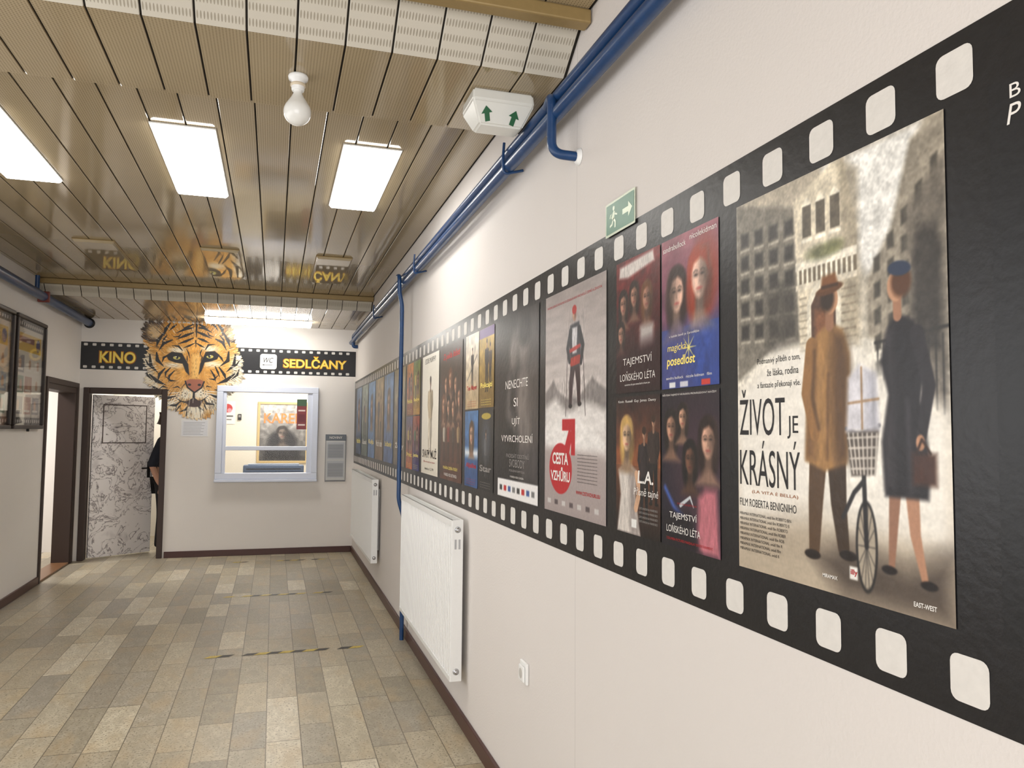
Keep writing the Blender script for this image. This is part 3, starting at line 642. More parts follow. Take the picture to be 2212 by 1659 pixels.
def A4(c,tx):
    c.vgrad(0,99,(34,26,34),(24,20,40)); c.ell(46,50,30,40,(60,40,50),soft=16)
    for x,y,r,h,s in ((12,22,9,(24,18,16),(186,140,114)),(27,16,7,(30,22,18),(196,150,122)),(36,42,9,(16,12,12),(112,76,58)),(57,30,11,(34,20,16),(206,160,136))): c.face(x,y,r,s,h)
    c.poly([(46,66),(54,60),(66,60),(70,99),(44,99)],(180,106,116),3); c.noise(2,6,.15,(40,56,76,110)); c.line([(4,62),(16,74),(30,80)],1.2,(70,110,200),soft=2); c.poly([(0,78),(34,76),(48,99),(0,99)],(18,14,22),4)
    c.line([(24,72),(36,66),(40,72)],1.4,(190,196,200),r1=.4)
    tx('NĚKTERÁ TAJEMSTVÍ VÁS BUDOU PRONÁSLEDOVAT NAVŽDY',1,2.5,66,1.8,tW); tx('STÁLE VÍM, CO JSTE DĚLALI',20,72,24,1.8,tR); tx('TAJEMSTVÍ',10,82,34,6,tW); tx('LOŇSKÉHO LÉTA',6,90,42,6,tW)
    tx('COLUMBIA PICTURES MANDALAY ENTERTAINMENT',6,95,56,1.6,tR)
Q(A1,'dark red thriller poster with four young faces and white title',0,0,2.155); Q(A2,'pink and blue romance poster with two women',1,0,2.155)
Q(A3,'brown crime film poster with blonde woman in white dress',0,1,2.155); Q(A4,'dark thriller poster with group of faces and pink top',1,1,2.155)
def P3(c,tx):
    c.vgrad(0,70,(160,150,146),(198,190,186)); c.vgrad(70,141,(186,176,172),(152,140,138)); c.noise(20,4,.08,(-40,-40,140,100))
    c.poly([(0,64),(10,60),(16,56),(22,62),(30,66),(44,70),(60,68),(70,64),(80,58),(88,62),(100,66),(100,82),(0,86)],(132,126,124),1.2); c.noise(2,4,.2,(0,54,100,90)); c.poly([(0,74),(20,68),(40,78),(70,72),(100,78),(100,92),(0,94)],(222,217,213),3)
    c.poly([(0,88),(40,78),(62,82),(100,94),(100,104),(0,100)],(232,228,224),3); c.noise(5,2,.08,(-20,65,120,110)); c.rect(0,102,100,141,(166,153,150),4,a=.7)
    c.line([(50,50),(47,60),(46,72)],4,(60,46,50),r1=2.4); c.line([(57,50),(59,60),(60,72)],4,(50,32,36),r1=2.4); c.ell(46,74,3,1.4,(30,26,28)); c.ell(61,73,3,1.4,(30,26,28))
    c.poly([(45,24),(60,23),(63,36),(61,50),(47,51),(44,36)],(52,54,62),.7); c.poly([(48,26),(57,26),(56,42),(49,42)],(196,194,196),.6); c.line([(45,40),(61,38)],1.2,(176,50,44)); c.line([(48,47),(60,46)],2.8,(160,54,44))
    c.line([(46,28),(41,38),(44,46)],2.6,(46,48,54),r1=2); c.line([(60,28),(66,38),(63,48)],2.6,(38,40,46),r1=2); c.line([(41,38),(38,80)],.4,(60,50,50)); c.line([(66,40),(70,80)],.4,(60,50,50))
    c.ell(52,18,3.0,4,(190,150,126)); c.ell(53.5,18,1.6,3.4,(120,90,76),soft=1); c.ell(52,15,3.6,2.8,(170,40,38)); c.noise(1.2,3,.2,(38,12,72,78))
    c.ell(29,113,20,16,(182,26,36)); c.poly([(32,82),(54,82),(54,104),(47.5,104),(47.5,89),(32,89)],(182,26,36)); c.poly([(34,103),(44,88),(50,91),(42,108)],(182,26,36))
    tx('RADEK JAROŠ VE FILMU O ZDOLÁVÁNÍ VRCHOLŮ ZEMĚ A ŽIVOTA',4,9,90,2.6,tR); tx('CESTA',15,110.5,28,7.5,tW,bold=.03); tx('VZHŮRU',12,121,34,9,tW,bold=.03)
    for i in range(9): tx('režie David Čálek kamera hudba střih produkce zvuk',58,104+i*2,30,1.1,tK)
    tx('WWW.CESTAVZHURU.EU',56,127,36,2.2,tR,bold=.02)
    for i in range(7): c.rect(6+i*13,133,12+i*13,136,(90,80,82)if i%2 else (200,196,192))
sub(P3,'film_poster','grey mountain climber poster with red male symbol',2.80,1.26,PW,PH,100,141,2.8,(150,140,138))
def P4(c,tx):
    c.vgrad(0,141,(34,32,34),(20,20,22)); c.noise(14,20,.3); c.poly([(50,0),(100,0),(100,130),(60,130),(44,60)],(66,62,62),8)
    c.ell(34,24,15,20,(26,24,24),soft=3); c.ell(40,30,10,15,(110,104,100),.3,soft=5); c.ell(64,26,12,17,(122,114,110),-.3,soft=5); c.ell(68,15,14,12,(28,26,26),soft=4)
    c.poly([(54,48),(92,44),(98,96),(60,104),(50,72)],(116,108,104),6); c.poly([(76,46),(98,46),(100,100),(80,100)],(60,56,54),8,a=.8); c.line([(30,52),(26,74),(46,86)],6,(84,80,78),soft=4); c.noise(6,12,.2)
    c.rect(0,127,100,141,(236,234,232)); 
    for i in range(8): c.rect(6+i*11.4,132,13+i*11.4,136,[(60,60,60),(190,40,40),(60,90,150),(120,120,120)][i%4])
    tx('NENECHTE',20,57,56,6.5,tW); tx('SI',42,71,10,6.5,tW); tx('UJÍT',38,86,20,7.5,tW); tx('VYVRCHOLENÍ',10,98,78,6.5,tW)
    tx('PADESÁT ODSTÍNŮ',24,110,56,4.2,tG); tx('SVOBODY',32,117,38,6,tG); tx('POSLEDNÍ KAPITOLA',32,120.5,38,2,tG); tx('V KINECH OD 8. ÚNORA',34,125,34,1.8,tW)
sub(P4,'film_poster','black and white couple poster with white logo strip',3.45,1.26,PW,PH,100,141,2.2,(30,30,32))
def B(bgs,figs,m=tW,title=('',)):
    def f(c,tx):
        c.vgrad(0,99,*bgs); c.noise(10,10,.2)
        for a in figs: getattr(c,a[0])(*a[1:])
        for i,t in enumerate(title): tx(t,8,76+i*11,54,8,m,bold=.02)
        for i in range(3): tx('film režie hudba kamera hrají',12,90+i*3,46,1.4,m)
    return f
Q(B(((222,216,204),(170,146,108)),[('fig',36,18,52,(40,40,44),(30,30,34)),('line',[(10,60),(60,30)],.8,(60,60,60))],tR,('Ten Mayer',)),'cream comedy poster with a dark suited figure',0,0,4.10,2.4)
Q(B(((190,160,76),(110,86,38)),[('rect',0,0,70,12,(110,90,136)),('fig',36,14,66,(24,22,26),(20,20,22)),('fig',52,20,56,(60,44,30),(30,26,24))],tLY,('Policajti',)),'mustard yellow poster with two dark figures',1,0,4.10,2.4)
Q(B(((66,112,160),(34,70,120)),[('rect',0,50,70,60,(210,216,222),4),('face',36,30,13,(200,156,128),(70,50,34))],tR,('Aljaška',)),'bright blue poster with red title and single face',0,1,4.10,2.4)
Q(B(((26,28,30),(16,18,20)),[('ell',36,36,20,26,(60,66,74),0,8),('fig',36,24,60,(90,92,96),(60,62,66)),('ell',36,8,22,4,(170,150,56))],tG,('Star',)),'near black poster with pale grey figure',1,1,4.10,2.4)
def P6(c,tx):
    c.vgrad(0,141,(40,26,24),(80,46,32)); c.noise(12,12,.3)
    for i,(x,y) in enumerate(((24,40),(46,36),(70,42),(86,56),(14,62),(38,64),(60,66))): c.face(x,y,9,(190,142,114),[(40,26,20),(90,50,26),(24,20,18)][i%3])
    for i in range(4): c.fig(18+i*22,78,44,[(186,176,160),(120,40,30),(60,50,46),(150,124,90)][i],(50,36,30))
    tx('Z pekla štěstí',10,16,80,9,tR,bold=.03,shear=.15); tx('POHÁDKA ZDEŇKA TROŠKY',16,130,68,4,tLY); tx('V KINECH OD LISTOPADU',20,137,60,3,tW)
sub(P6,'film_poster','dark brown fairy tale poster crowded with faces, red title',4.745,1.26,PW,PH,100,141,1.8,(40,30,28))
def P7(c,tx):
    c.vgrad(0,141,(232,228,216),(220,212,196)); c.fig(52,26,92,(190,172,140),(206,194,172),(110,74,54),(30,22,18),1.2)
    tx('EDDIE MURPHY',18,10,64,6,tK); tx('SVATÝ MUŽ',8,122,84,12,tK,bold=.02); tx('Bůh má smysl pro humor',16,128,68,3,tR); tx('komedie od 11.2.1999',24,136,52,3,tK)
sub(P7,'film_poster','white comedy poster with robed man in cream clothing',5.39,1.26,PW,PH,100,141,1.8,(230,225,215))
for i,(bg,fg) in enumerate([(((206,126,50),(120,48,34)),(40,40,90)),(((96,120,66),(166,118,50)),(210,174,84)),(((66,66,116),(190,94,44)),(216,190,90)),(((150,66,44),(44,46,110)),(60,116,84))]):
    Q(B(bg,[('fig',24,16,54,fg,(30,30,34)),('face',48,34,11,(196,150,124),(60,40,30))],tLY,(['Pohádka','Rallye','Princ','Jezdec'][i],)),['orange and red poster with blue figure','green and ochre poster with yellow figure','violet and orange poster with yellow figure','rust and blue poster with green figure'][i],i%2,i//2,6.05,1.6)
far=[((150,140,110),(96,84,70)),((86,136,190),(50,84,140)),((176,150,96),(110,84,60)),((96,146,196),(60,100,150)),((140,150,140),(84,94,86)),((104,124,150),(60,72,96))]
labs=['tan poster with small figures','bright blue poster with a single face','ochre poster with standing figures','sky blue poster with a pale face','grey green poster with pair of figures','slate blue poster with a single face']
for i in range(6):
    def F(c,tx,i=i):
        c.vgrad(0,141,*far[i]); c.noise(14,14,.25)
        if i%2: c.face(50,46,18,(190,150,126),(70,54,46))
        else: c.fig(38,24,90,(80,70,80),(60,54,54)); c.fig(66,30,84,(150,120,84),(60,56,54))
        tx(['Želary','Sněženky','Modré nebe','Kolja','Účastníci','Vratné lahve'][i],12,118,76,11,tLY if i%2 else tW,bold=.02)
    sub(F,'film_poster',labs[i],6.695+i*.645,1.26,PW,PH,100,141,1.2,(60,80,80))
# ------------------------------------------------------------------ pipes
pp=tube('heating_pipe',[[(.93,YN,2.735),(.93,YB-.25,2.735),(.93,YB-.25,2.60),(.985,YB-.25,2.60)]],.022,M_blue)
tag(pp,'blue painted heating pipe running under the ceiling along the wall','pipe')
tube('branch_pipe',[[(.93,2.66,2.735),(.905,2.52,2.735),(.905,2.52,2.525),(.988,2.47,2.505)]],.017,M_blue,pp,fillet=.045)
lathe('wall_collar',[(.0,.012),(.022,.012),(.028,.004),(.03,0)],M_white,parent=pp,M=Matrix(((0,0,-1,XR-.001),(-1,0,0,2.47),(0,1,0,2.505),(0,0,0,1))))
p2=tube('heating_pipe',[[(.925,YN,2.672),(.925,5.86,2.672),(.925,YB-.005,2.672)]],.026,M_blue)
tag(p2,'thicker blue heating pipe mounted just below its neighbour','pipe')
p3=tube('riser_pipe',[[(.885,5.95,2.74),(.882,5.85,2.72),(.882,5.85,2.60),(.905,5.85,2.5),(.905,5.85,1.03),(.945,5.85,.9),(.945,5.85,.0)]],.016,M_blue,fillet=.04)
tag(p3,'vertical blue radiator feed pipe dropping down the wall','pipe')
def clamp(y):
    me=tube_mesh([[(.90,y,2.77),(.895,y,2.70),(.90,y,2.635),(.985,y,2.66)]],.006,.02); me.materials.clear(); me.materials.append(M_blue)
    obj('pipe_clamp',me,pp)
for y in (3.1,5.3,7.6,1.2): clamp(y)
pl=tube('heating_pipe',[[(-2.12,YN,2.78),(-2.12,YB-.06,2.78),(-2.12,YB-.005,2.78)]],.042,M_blue)
tag(pl,'thick dark blue pipe along the top of the plaster wall','pipe')
lathe('pipe_end_cap',[(0,.03),(.05,.03),(.06,.015),(.06,0)],M_black,parent=pl,M=MB(-2.12,2.78,.0))
boxes('pipe_bracket',[(-2.17,-2.067,8.265,8.295,2.728,2.832)],mat('red_oxide',(120,52,42),.5),pl,bevel=.008)
tube('drop_pipe',[[(-2.13,8.1,2.82),(-2.13,8.1,2.95)]],.02,M_blue,pl)
# ------------------------------------------------------------------ radiators
def radiator(y0,y1,z0,z1,label):
    e=empty('radiator',(XR,(y0+y1)/2,z0)); Ly=y1-y0; H=z1-z0
    n=int(Ly/.04); dy=Ly/n
    bm=bmesh.new()
    prof=[]
    for i in range(n):
        a=-Ly/2+i*dy
        prof+= [(a+dy*.0,0),(a+dy*.18,0),(a+dy*.3,-.007),(a+dy*.7,-.007),(a+dy*.82,0)]
    prof.append((Ly/2,0))
    fx=-.088
    a1=[bm.verts.new((fx+p[1]*-1,p[0],.02)) for p in prof]; b1=[bm.verts.new((fx+p[1]*-1,p[0],H-.03)) for p in prof]
    for i in range(len(prof)-1): bm.faces.new((a1[i],a1[i+1],b1[i+1],b1[i]))
    me=bpy.data.meshes.new('front_panel'); bmesh.ops.recalc_face_normals(bm,faces=bm.faces); bm.to_mesh(me); bm.free(); me.materials.append(M_white)
    p=obj('front_panel',me,e); sm=p.modifiers.new('s','SOLIDIFY'); sm.thickness=.003
    boxes('rear_panel',[(-.045,-.03,-Ly/2,Ly/2,0.02,H-.03)],M_white,e,bevel=.004)
    each('side_cover',[(-.090,-.03,-Ly/2-.006,-Ly/2+.004,.0,H),(-.090,-.03,Ly/2-.004,Ly/2+.006,.0,H)],M_white,e,bevel=.003)
    sl=[(-.092,-.088,-Ly/2,Ly/2,.0,.025),(-.092,-.084,-Ly/2,Ly/2,H-.035,H),(-.090,-.080,-Ly/2,Ly/2,H-.006,H),(-.04,-.03,-Ly/2,Ly/2,H-.006,H)]
    k=int(Ly/.03)
    for i in range(k): yy=-Ly/2+.02+i*(Ly-.03)/k; sl.append((-.081,-.039,yy,yy+.014,H-.006,H-.001))
    boxes('top_grille',sl,M_white,e)
    each('side_slot',[(-.076,-.066,-Ly/2-.0075,-Ly/2-.0055,H-.15,H-.10),(-.055,-.045,-Ly/2-.0075,-Ly/2-.0055,H-.15,H-.10)],mat('slot_grey',(176,176,178),.6),e)
    for zz in (H-.05,.05):
        lathe('valve_plug',[(0,.014),(.012,.014),(.014,.004),(.017,0)],M_chrome,seg=16,parent=e,M=Matrix(((1,0,0,-.060),(0,0,-1,-Ly/2-.006),(0,1,0,zz),(0,0,0,1))))
    for yy in (-Ly/2+.15,Ly/2-.15): boxes('wall_bracket',[(-.03,-.0005,yy-.02,yy+.02,.1,H-.1)],M_white,e)
    tag(e,label,'radiator','white panel radiators'); return e
radiator(4.0,5.68,.26,1.085,'large white ribbed panel radiator with side valve plugs')
radiator(7.45,9.45,.30,1.085,'white panel radiator near the ticket window wall')
# ------------------------------------------------------------------ ceiling lamps
def emmat(nm,s):
    m,nt,b=newmat(nm); b.inputs['Base Color'].default_value=(.9,.9,.88,1); b.inputs['Emission Color'].default_value=(1,.975,.925,1)
    tc=N(nt,'ShaderNodeTexCoord'); n=N(nt,'ShaderNodeTexNoise'); n.inputs['Scale'].default_value=2; L(nt,tc.outputs['Object'],n.inputs['Vector'])
    L(nt,mth(nt,'MULTIPLY_ADD',n.outputs[0],1.0,s),b.inputs['Emission Strength']); return m
M_em=emmat('lamp_diffuser',12); M_em2=emmat('lamp_diffuser_narrow',24)
M_off=mat('glossy_unlit_cover',(176,160,130),.03,var=.02,spec=1.0)
def lamp(x,y,z,lx,ly,label,M_e,th=.024,nm='fluorescent_ceiling_lamp'):
    e=empty(nm,(x,y,z))
    boxes('lamp_housing',[(-lx/2-.005,lx/2+.005,-ly/2-.005,ly/2+.005,-.008,-.0005)],M_white if M_e is not M_off else M_gold,e,bevel=.002)
    bm=bmesh.new(); k=.008; dz=-th
    lo=[bm.verts.new(p) for p in ((-lx/2+k,-ly/2+k,dz),(lx/2-k,-ly/2+k,dz),(lx/2-k,ly/2-k,dz),(-lx/2+k,ly/2-k,dz))]
    hi=[bm.verts.new(p) for p in ((-lx/2,-ly/2,-.008),(lx/2,-ly/2,-.008),(lx/2,ly/2,-.008),(-lx/2,ly/2,-.008))]
    bm.faces.new(lo); 
    for i in range(4): bm.faces.new((lo[i],lo[(i+1)%4],hi[(i+1)%4],hi[i]))
    bmesh.ops.bevel(bm,geom=[e_ for e_ in bm.edges if not e_.is_boundary],offset=.004,segments=2,affect='EDGES')
    bmesh.ops.recalc_face_normals(bm,faces=bm.faces)
    me=bpy.data.meshes.new('lamp_diffuser'); bm.to_mesh(me); bm.free(); me.materials.append(M_e); obj('lamp_diffuser',me,e)
    tag(e,label,'ceiling lamp','fluorescent ceiling lamps')
for x in (-1.35,-.45,.44): lamp(x,4.43,H2,.285,1.10,'lit rectangular fluorescent lamp on brown slatted ceiling',M_em)
for x in (-1.35,-.45,.44): lamp(x,7.05,H2,.285,1.1,'unlit rectangular ceiling lamp with glossy mirror-like cover',M_off)
lamp(-.2,9.62,H1,1.2,.2,'lit narrow fluorescent lamp near the ticket window wall',M_em2,.06)
e=empty('bare_bulb_lamp',(.05,2.88,H1))
lathe('lamp_base',[(0,0),(.034,0),(.036,-.006),(.034,-.016),(.024,-.022),(.023,-.052),(.021,-.058),(0,-.058)],M_white,parent=e)
lathe('ceramic_ring',[(.0235,-.03),(.027,-.032),(.027,-.04),(.0235,-.042)],mat('socket_cream',(220,205,180),.4),parent=e)
bp_=[(.015,-.056),(.017,-.07),(.024,-.083)]
for i in range(13):
    a=-.6+i/12*(math.pi/2+.6); bp_.append((.049*math.cos(a),-.136-.049*math.sin(a)))
M_bulb=mat('frosted_bulb',(236,236,232),.15,var=.01)
lathe('light_bulb',bp_,M_bulb,parent=e); tag(e,'unlit frosted round bulb in a white ceiling socket','light bulb')
# emergency light
e=empty('emergency_light',(.80,2.85,H1))
bm=bmesh.new()
def ringv(w,d,z): return [bm.verts.new(p) for p in ((-w,-d,z),(w,-d,z),(w,d,z),(-w,d,z))]
r0=ringv(.118,.085,-.0005); r1=ringv(.122,.09,-.045); r2_=ringv(.085,.05,-.125)
for a_,b2 in ((r0,r1),(r1,r2_)):
    for i in range(4): bm.faces.new((a_[i],a_[(i+1)%4],b2[(i+1)%4],b2[i]))
bm.faces.new(r2_); bm.faces.new(r0)
bmesh.ops.bevel(bm,geom=list(bm.edges),offset=.007,segments=3,affect='EDGES'); bmesh.ops.recalc_face_normals(bm,faces=bm.faces)
me=bpy.data.meshes.new('lamp_cover'); bm.to_mesh(me); bm.free(); me.materials.append(mat('opal_cover',(226,226,220),.2,var=.01))
obj('lamp_cover',me,e)
def arrow(cx,cz,rot,s):
    pts=[(-.35,-1),(.35,-1),(.35,0),(.8,0),(0,.9),(-.8,0),(-.35,0)]
    c,n_=math.cos(rot),math.sin(rot); out=[]
    for x,z in pts:
        X=cx+s*(x*c-z*n_); Z=cz+s*(x*n_+z*c)
        t=(Z+.045)/-.08; out.append((X,-.0915+t*.04,Z))
    return out
for a_ in (arrow(-.062,-.088,.25,.027),arrow(.045,-.093,-.25,.027)): polym('direction_arrow',[(a_,0)],[mat('arrow_green',(24,92,54),.4)],parent=e)
tag(e,'white emergency light with green arrows fixed under the slatted beam','emergency light')
e=polym('exit_sign',[(rrect(.105,.053,.21,.106,.004,.004),0),(rrect(.105,.053,.196,.092,.003,.0046),1),
 ([(.125,.045,.005),(.165,.045,.005),(.165,.03,.005),(.192,.053,.005),(.165,.076,.005),(.165,.061,.005),(.125,.061,.005)],2),
 (rrect(.062,.082,.014,.014,.006,.005),2),([(.045,.055,.005),(.062,.076,.005),(.072,.07,.005),(.066,.05,.005),(.056,.045,.005)],2),
 ([(.056,.05,.005),(.066,.052,.005),(.078,.038,.005),(.076,.02,.005),(.068,.02,.005),(.069,.036,.005)],2),([(.056,.05,.005),(.062,.046,.005),(.052,.03,.005),(.034,.026,.005),(.034,.033,.005),(.047,.036,.005)],2),
 ([(.066,.07,.005),(.072,.066,.005),(.088,.06,.005),(.088,.055,.005),(.07,.06,.005)],2),([(.055,.072,.005),(.05,.068,.005),(.038,.066,.005),(.032,.056,.005),(.037,.054,.005),(.042,.062,.005)],2)],
 [mat('sign_edge',(196,206,180),.3),mat('exit_green',(20,104,70),.3),mat('sign_pictogram',(220,232,206),.3)],M=MR(2.23,2.158,.002))
tag(e,'green exit sign with running figure and arrow, fixed above film mural','exit sign')
e=empty('wall_socket',M=MR(3.02,.59,.0005))
boxes('socket_plate',[(-.042,.042,-.042,.042,0,.012)],M_white,e,bevel=.004)
boxes('socket_insert',[(-.03,.03,-.034,.028,.012,.022)],M_white,e,bevel=.006)
lathe('socket_holes',[(0,.0225),(.019,.0225),(.02,.0222)],mat('socket_shadow',(200,196,190),.5),parent=e,loc=(0,-.003,0),seg=20)
tag(e,'small white electrical socket on the plaster wall','socket')
# ------------------------------------------------------------------ back wall items
c=Cv(62,42,2,(232,230,228)); c.rect(2,3,60,40,(222,222,226)); 
for i in range(9): c.line([(6,8+i*3.6),(54-(i*7)%13,8+i*3.6)],.35,(130,130,134))
tag(canvas(c,'paper_notice',.31,.21,M=MB(-1.08,1.45,.002)),'white printed paper notice in a clear sleeve','notice')
e=empty('newspaper_holder',M=MB(.63,.89,.001))
boxes('back_plate',[(0,.26,0,.60,0,.006)],mat('holder_grey',(150,150,152),.4),e,bevel=.002)
c=Cv(26,46,3,(206,206,204)); 
for r in range(2):
    c.rect(1.5,2+r*22,24.5,21+r*22,(190,192,196)); 
    for i in range(12): c.line([(3,5+r*22+i*1.3),(23,5+r*22+i*1.3)],.28,(120,122,126))
canvas(c,'newspaper_sheet',.24,.5,parent=e,M=Matrix.Translation((.01,.02,.012)))
boxes('clear_pocket',[(.0,.26,.0,.50,.016,.018)],M_glass,e); 
boxes('logo_header',[(.0,.26,.525,.60,.006,.012)],mat('header_blue_grey',(110,116,124),.4),e,bevel=.002)
l=Letters(); l.add('NOVINY',.05,.545,.16,.03,tW,z=.0125,bold=.01); l.make(e)
tag(e,'grey wall rack holding newspapers beside ticket window','newspaper holder')
def wallframe(name,label,x,z,W,H,c,yb,frame,fw=.03,cat='poster',letters=None):
    e=empty(name,M=MB(x,z,.001,yb))
    if fw: boxes('frame',[(0,W,0,fw,0,.02),(0,W,H-fw,H,0,.02),(0,fw,fw,H-fw,0,.02),(W-fw,W,fw,H-fw,0,.02)],frame,e,bevel=.003)
    canvas(c,'poster_print',W-2*fw+.002,H-2*fw+.002,parent=e,M=Matrix.Translation((fw-.001,fw-.001,.006)))
    if letters:
        l=Letters()
        for t in letters: l.add(*t[:5],t[5],z=.009,bold=t[6])
        l.make(e)
    tag(e,label,cat); return e
c=Cv(70,90,2,(70,68,66)); c.vgrad(0,90,(196,192,186),(70,68,66)); c.ell(35,62,22,22,(50,48,48),soft=4); c.face(34,46,9,(150,134,122),(60,54,50),long=False); c.rect(8,70,62,88,(44,42,42),3); c.noise(4,4,.3)
wallframe('framed_poster','framed grey portrait poster with pale orange title in the booth',-.24,1.04,.74,.92,c,12.3,mat('pale_wood',(206,180,128),.4),.035,letters=[('KAREL',.09,.60,.54,.15,mat('ink_pale_orange',(230,140,80),.4),.02)])
c=Cv(22,32,2,(236,230,226)); c.ell(11,10,7,6,(190,60,60)); c.ell(6,14,4,4,(60,110,60)); c.rect(3,20,19,22,(80,80,80)); c.rect(3,25,17,26.5,(120,120,120)); c.ell(14,13,3,3,(230,150,160))
wallframe('paper_poster','small white flower picture taped inside the booth',-.78,1.62,.22,.34,c,12.3,tW,0)
c=Cv(14,40,2,(130,48,50)); c.rect(0,0,14,9,(60,90,60)); c.rect(2,14,12,16,(236,220,210)); c.rect(2,20,12,30,(110,34,42)); c.rect(2,33,12,35,(236,220,210))
tag(canvas(c,'window_sticker',.12,.38,M=MB(.27,1.55,-.0045)),'narrow red notice stuck on the ticket window glass','notice')
e=boxes('thermostat',[(0,.05,0,.09,0,.02),(.01,.04,.04,.075,.02,.022,1)],[M_black,tG],M=MB(-.52,1.68,.001,12.3),bevel=.004); tag(e,'small black wall thermostat in the booth','thermostat')
e=empty('ticket_counter',(0,10.7,0)); boxes('worktop',[(-.84,1.18,-.33,.25,.90,.94)],mat('counter_wood',(170,130,86),.4),e,bevel=.004); boxes('counter_body',[(-.8,1.14,-.25,.22,0,.90)],mat('counter_cream',(206,196,176),.5),e)
tag(e,'booth counter with wooden worktop behind the ticket window','counter')
e=empty('ticket_printer',(0.05,10.75,.94)); boxes('printer_body',[(-.42,.34,-.12,.14,0,.14)],mat('device_blue_grey',(84,104,132),.4),e,bevel=.015)
each('printer_slot',[(-.38,.3,-.124,-.118,.085,.10),(-.38,.3,-.124,-.118,.04,.055)],M_black,e); boxes('printer_lid',[(-.36,.28,-.1,.12,.14,.155)],mat('device_light',(150,164,184),.4),e,bevel=.005)
tag(e,'blue grey ticket printer standing on the booth counter','printer')
# ------------------------------------------------------------------ left display cases
def case(y0,y1,z0,z1,seed,label):
    e=empty('poster_display_case',M=ML(y0,z0,.0)); W=y1-y0;H=z1-z0; t=.035
    boxes('case_frame',[(0,W,0,t,0,.045),(0,W,H-t,H,0,.045),(0,t,t,H-t,0,.045),(W-t,W,t,H-t,0,.045)],M_dark,e,bevel=.008)
    boxes('back_board',[(t,W-t,t,H-t,.001,.01)],mat('board_grey',(160,156,150),.6),e)
    c=Cv(90,96,2,(222,216,204)); r=random.Random(seed)
    c.rect(0,0,90,7,(20,20,20)); c.rect(0,89,90,96,(20,20,20))
    for i in range(13): c.rect(2+i*7,2,5.5+i*7,5,(225,220,214)); c.rect(2+i*7,91,5.5+i*7,94,(225,220,214))
    c.rect(6,12,84,28,(214,176,60)); c.rect(10,15,60,20,(120,40,30)); c.ell(74,20,7,6,(60,60,110))
    for i in range(3):
        for j in range(3):
            x=7+i*27;y=32+j*19; cc=[(160,176,190),(180,130,110),(140,160,140),(220,214,200),(140,136,140)][r.randrange(5)]
            c.rect(x,y,x+23,y+16,cc); c.ell(x+8+r.random()*8,y+8,4,5,(196,156,126)); c.rect(x+2,y+12,x+20,y+14,(230,226,216))
    canvas(c,'poster_print',W-2*t,H-2*t,parent=e,M=Matrix.Translation((t,t,.014)))
    boxes('case_glass',[(t,W-t,t,H-t,.030,.033)],M_glass,e); 
    lathe('case_lock',[(0,.02),(.012,.02),(.012,0)],M_black,seg=12,parent=e,M=Matrix.Translation((W*.5,-.012,.02)))
    tag(e,label,'display case','poster display cases')
case(6.75,7.64,1.53,2.55,1,'dark framed glazed display case with film stills, further from doorway')
case(7.72,8.62,1.53,2.55,5,'dark framed glazed display case with film stills beside the doorway')
# ------------------------------------------------------------------ floor tape
tYl=mat('tape_yellow',(214,188,84),.5,var=.2); tBl=mat('tape_black',(50,46,42),.5,var=.1)
def tape(x0,x1,y,gaps):
    ps=[]; x=x0; i=0
    while x<x1:
        if not any(a<x<b for a,b in gaps):
            w=.08; ps.append(([(x,y-.025,0),(x+w,y-.025,0),(x+w+.04,y+.025,0),(x+.04,y+.025,0)],i%2))
        x+=.08; i+=1
    o=polym('warning_tape',ps,[tYl,tBl],loc=(0,0,.0015)); tag(o,'worn yellow and black floor marking tape on stone tiles','floor tape','floor marking tapes')
tape(-.415,.56,5.74,[(-.3,-.2),(.33,.42)]); tape(-.415,.5,7.72,[(-.36,-.28),(.3,.38)]); tape(-.43,.6,9.68,[(-.3,.02),(.3,.45)])
# ------------------------------------------------------------------ person
def skin(name,joints,edges,m,parent=None,sub=2,root=0,loc=None):
    me=bpy.data.meshes.new(name); me.from_pydata([j[:3] for j in joints],edges,[])
    o=obj(name,me); md=o.modifiers.new('sk','SKIN'); md.use_smooth_shade=True
    for i,j in enumerate(joints):
        r=j[3]; rr=r if isinstance(r,tuple) else (r,r); me.skin_vertices[0].data[i].radius=rr
    me.skin_vertices[0].data[root].use_root=True
    s=o.modifiers.new('ss','SUBSURF'); s.levels=sub; s.render_levels=sub
    dg=bpy.context.evaluated_depsgraph_get(); me2=bpy.data.meshes.new_from_object(o.evaluated_get(dg)); me2.name=name
    me2.materials.clear(); me2.materials.append(m)
    for p in me2.polygons: p.use_smooth=True
    bpy.data.objects.remove(o); return obj(name,me2,parent,None,loc)
M_skin=mat('skin',(196,148,122),.5,var=.04); M_shirt=mat('navy_shirt',(24,28,42),.8,bump=.2); M_trou=mat('black_trousers',(26,26,30),.8); M_hair=mat('brown_hair',(58,42,32),.7,bump=.5,bscale=200); M_shoe=mat('black_shoe',(18,18,18),.4)
pe=empty('person',(-1.30,10.72,0))
J=[(0,0,.95,.13),(0,0,1.12,.12),(.0,0,1.32,.14),(0,0,1.44,.06),(.015,0,1.52,.052),(.03,0,1.60,.075),(.025,0,1.68,.085),(.02,0,1.74,.06),
 (0,-.09,.9,.085),(.01,-.10,.5,.055),(-.02,-.11,.09,.036),(.12,-.12,.035,.03),
 (0,.09,.9,.085),(.03,.10,.5,.055),(.02,.11,.09,.036),(.15,.12,.035,.03),
 (-.02,-.17,1.38,.055),(-.13,-.22,1.10,.042),(-.05,-.24,.90,.032),(-.01,-.24,.84,.026),
 (-.02,.17,1.38,.055),(-.06,.22,1.10,.04),(.14,.2,.98,.028),(.2,.19,.97,.026)]
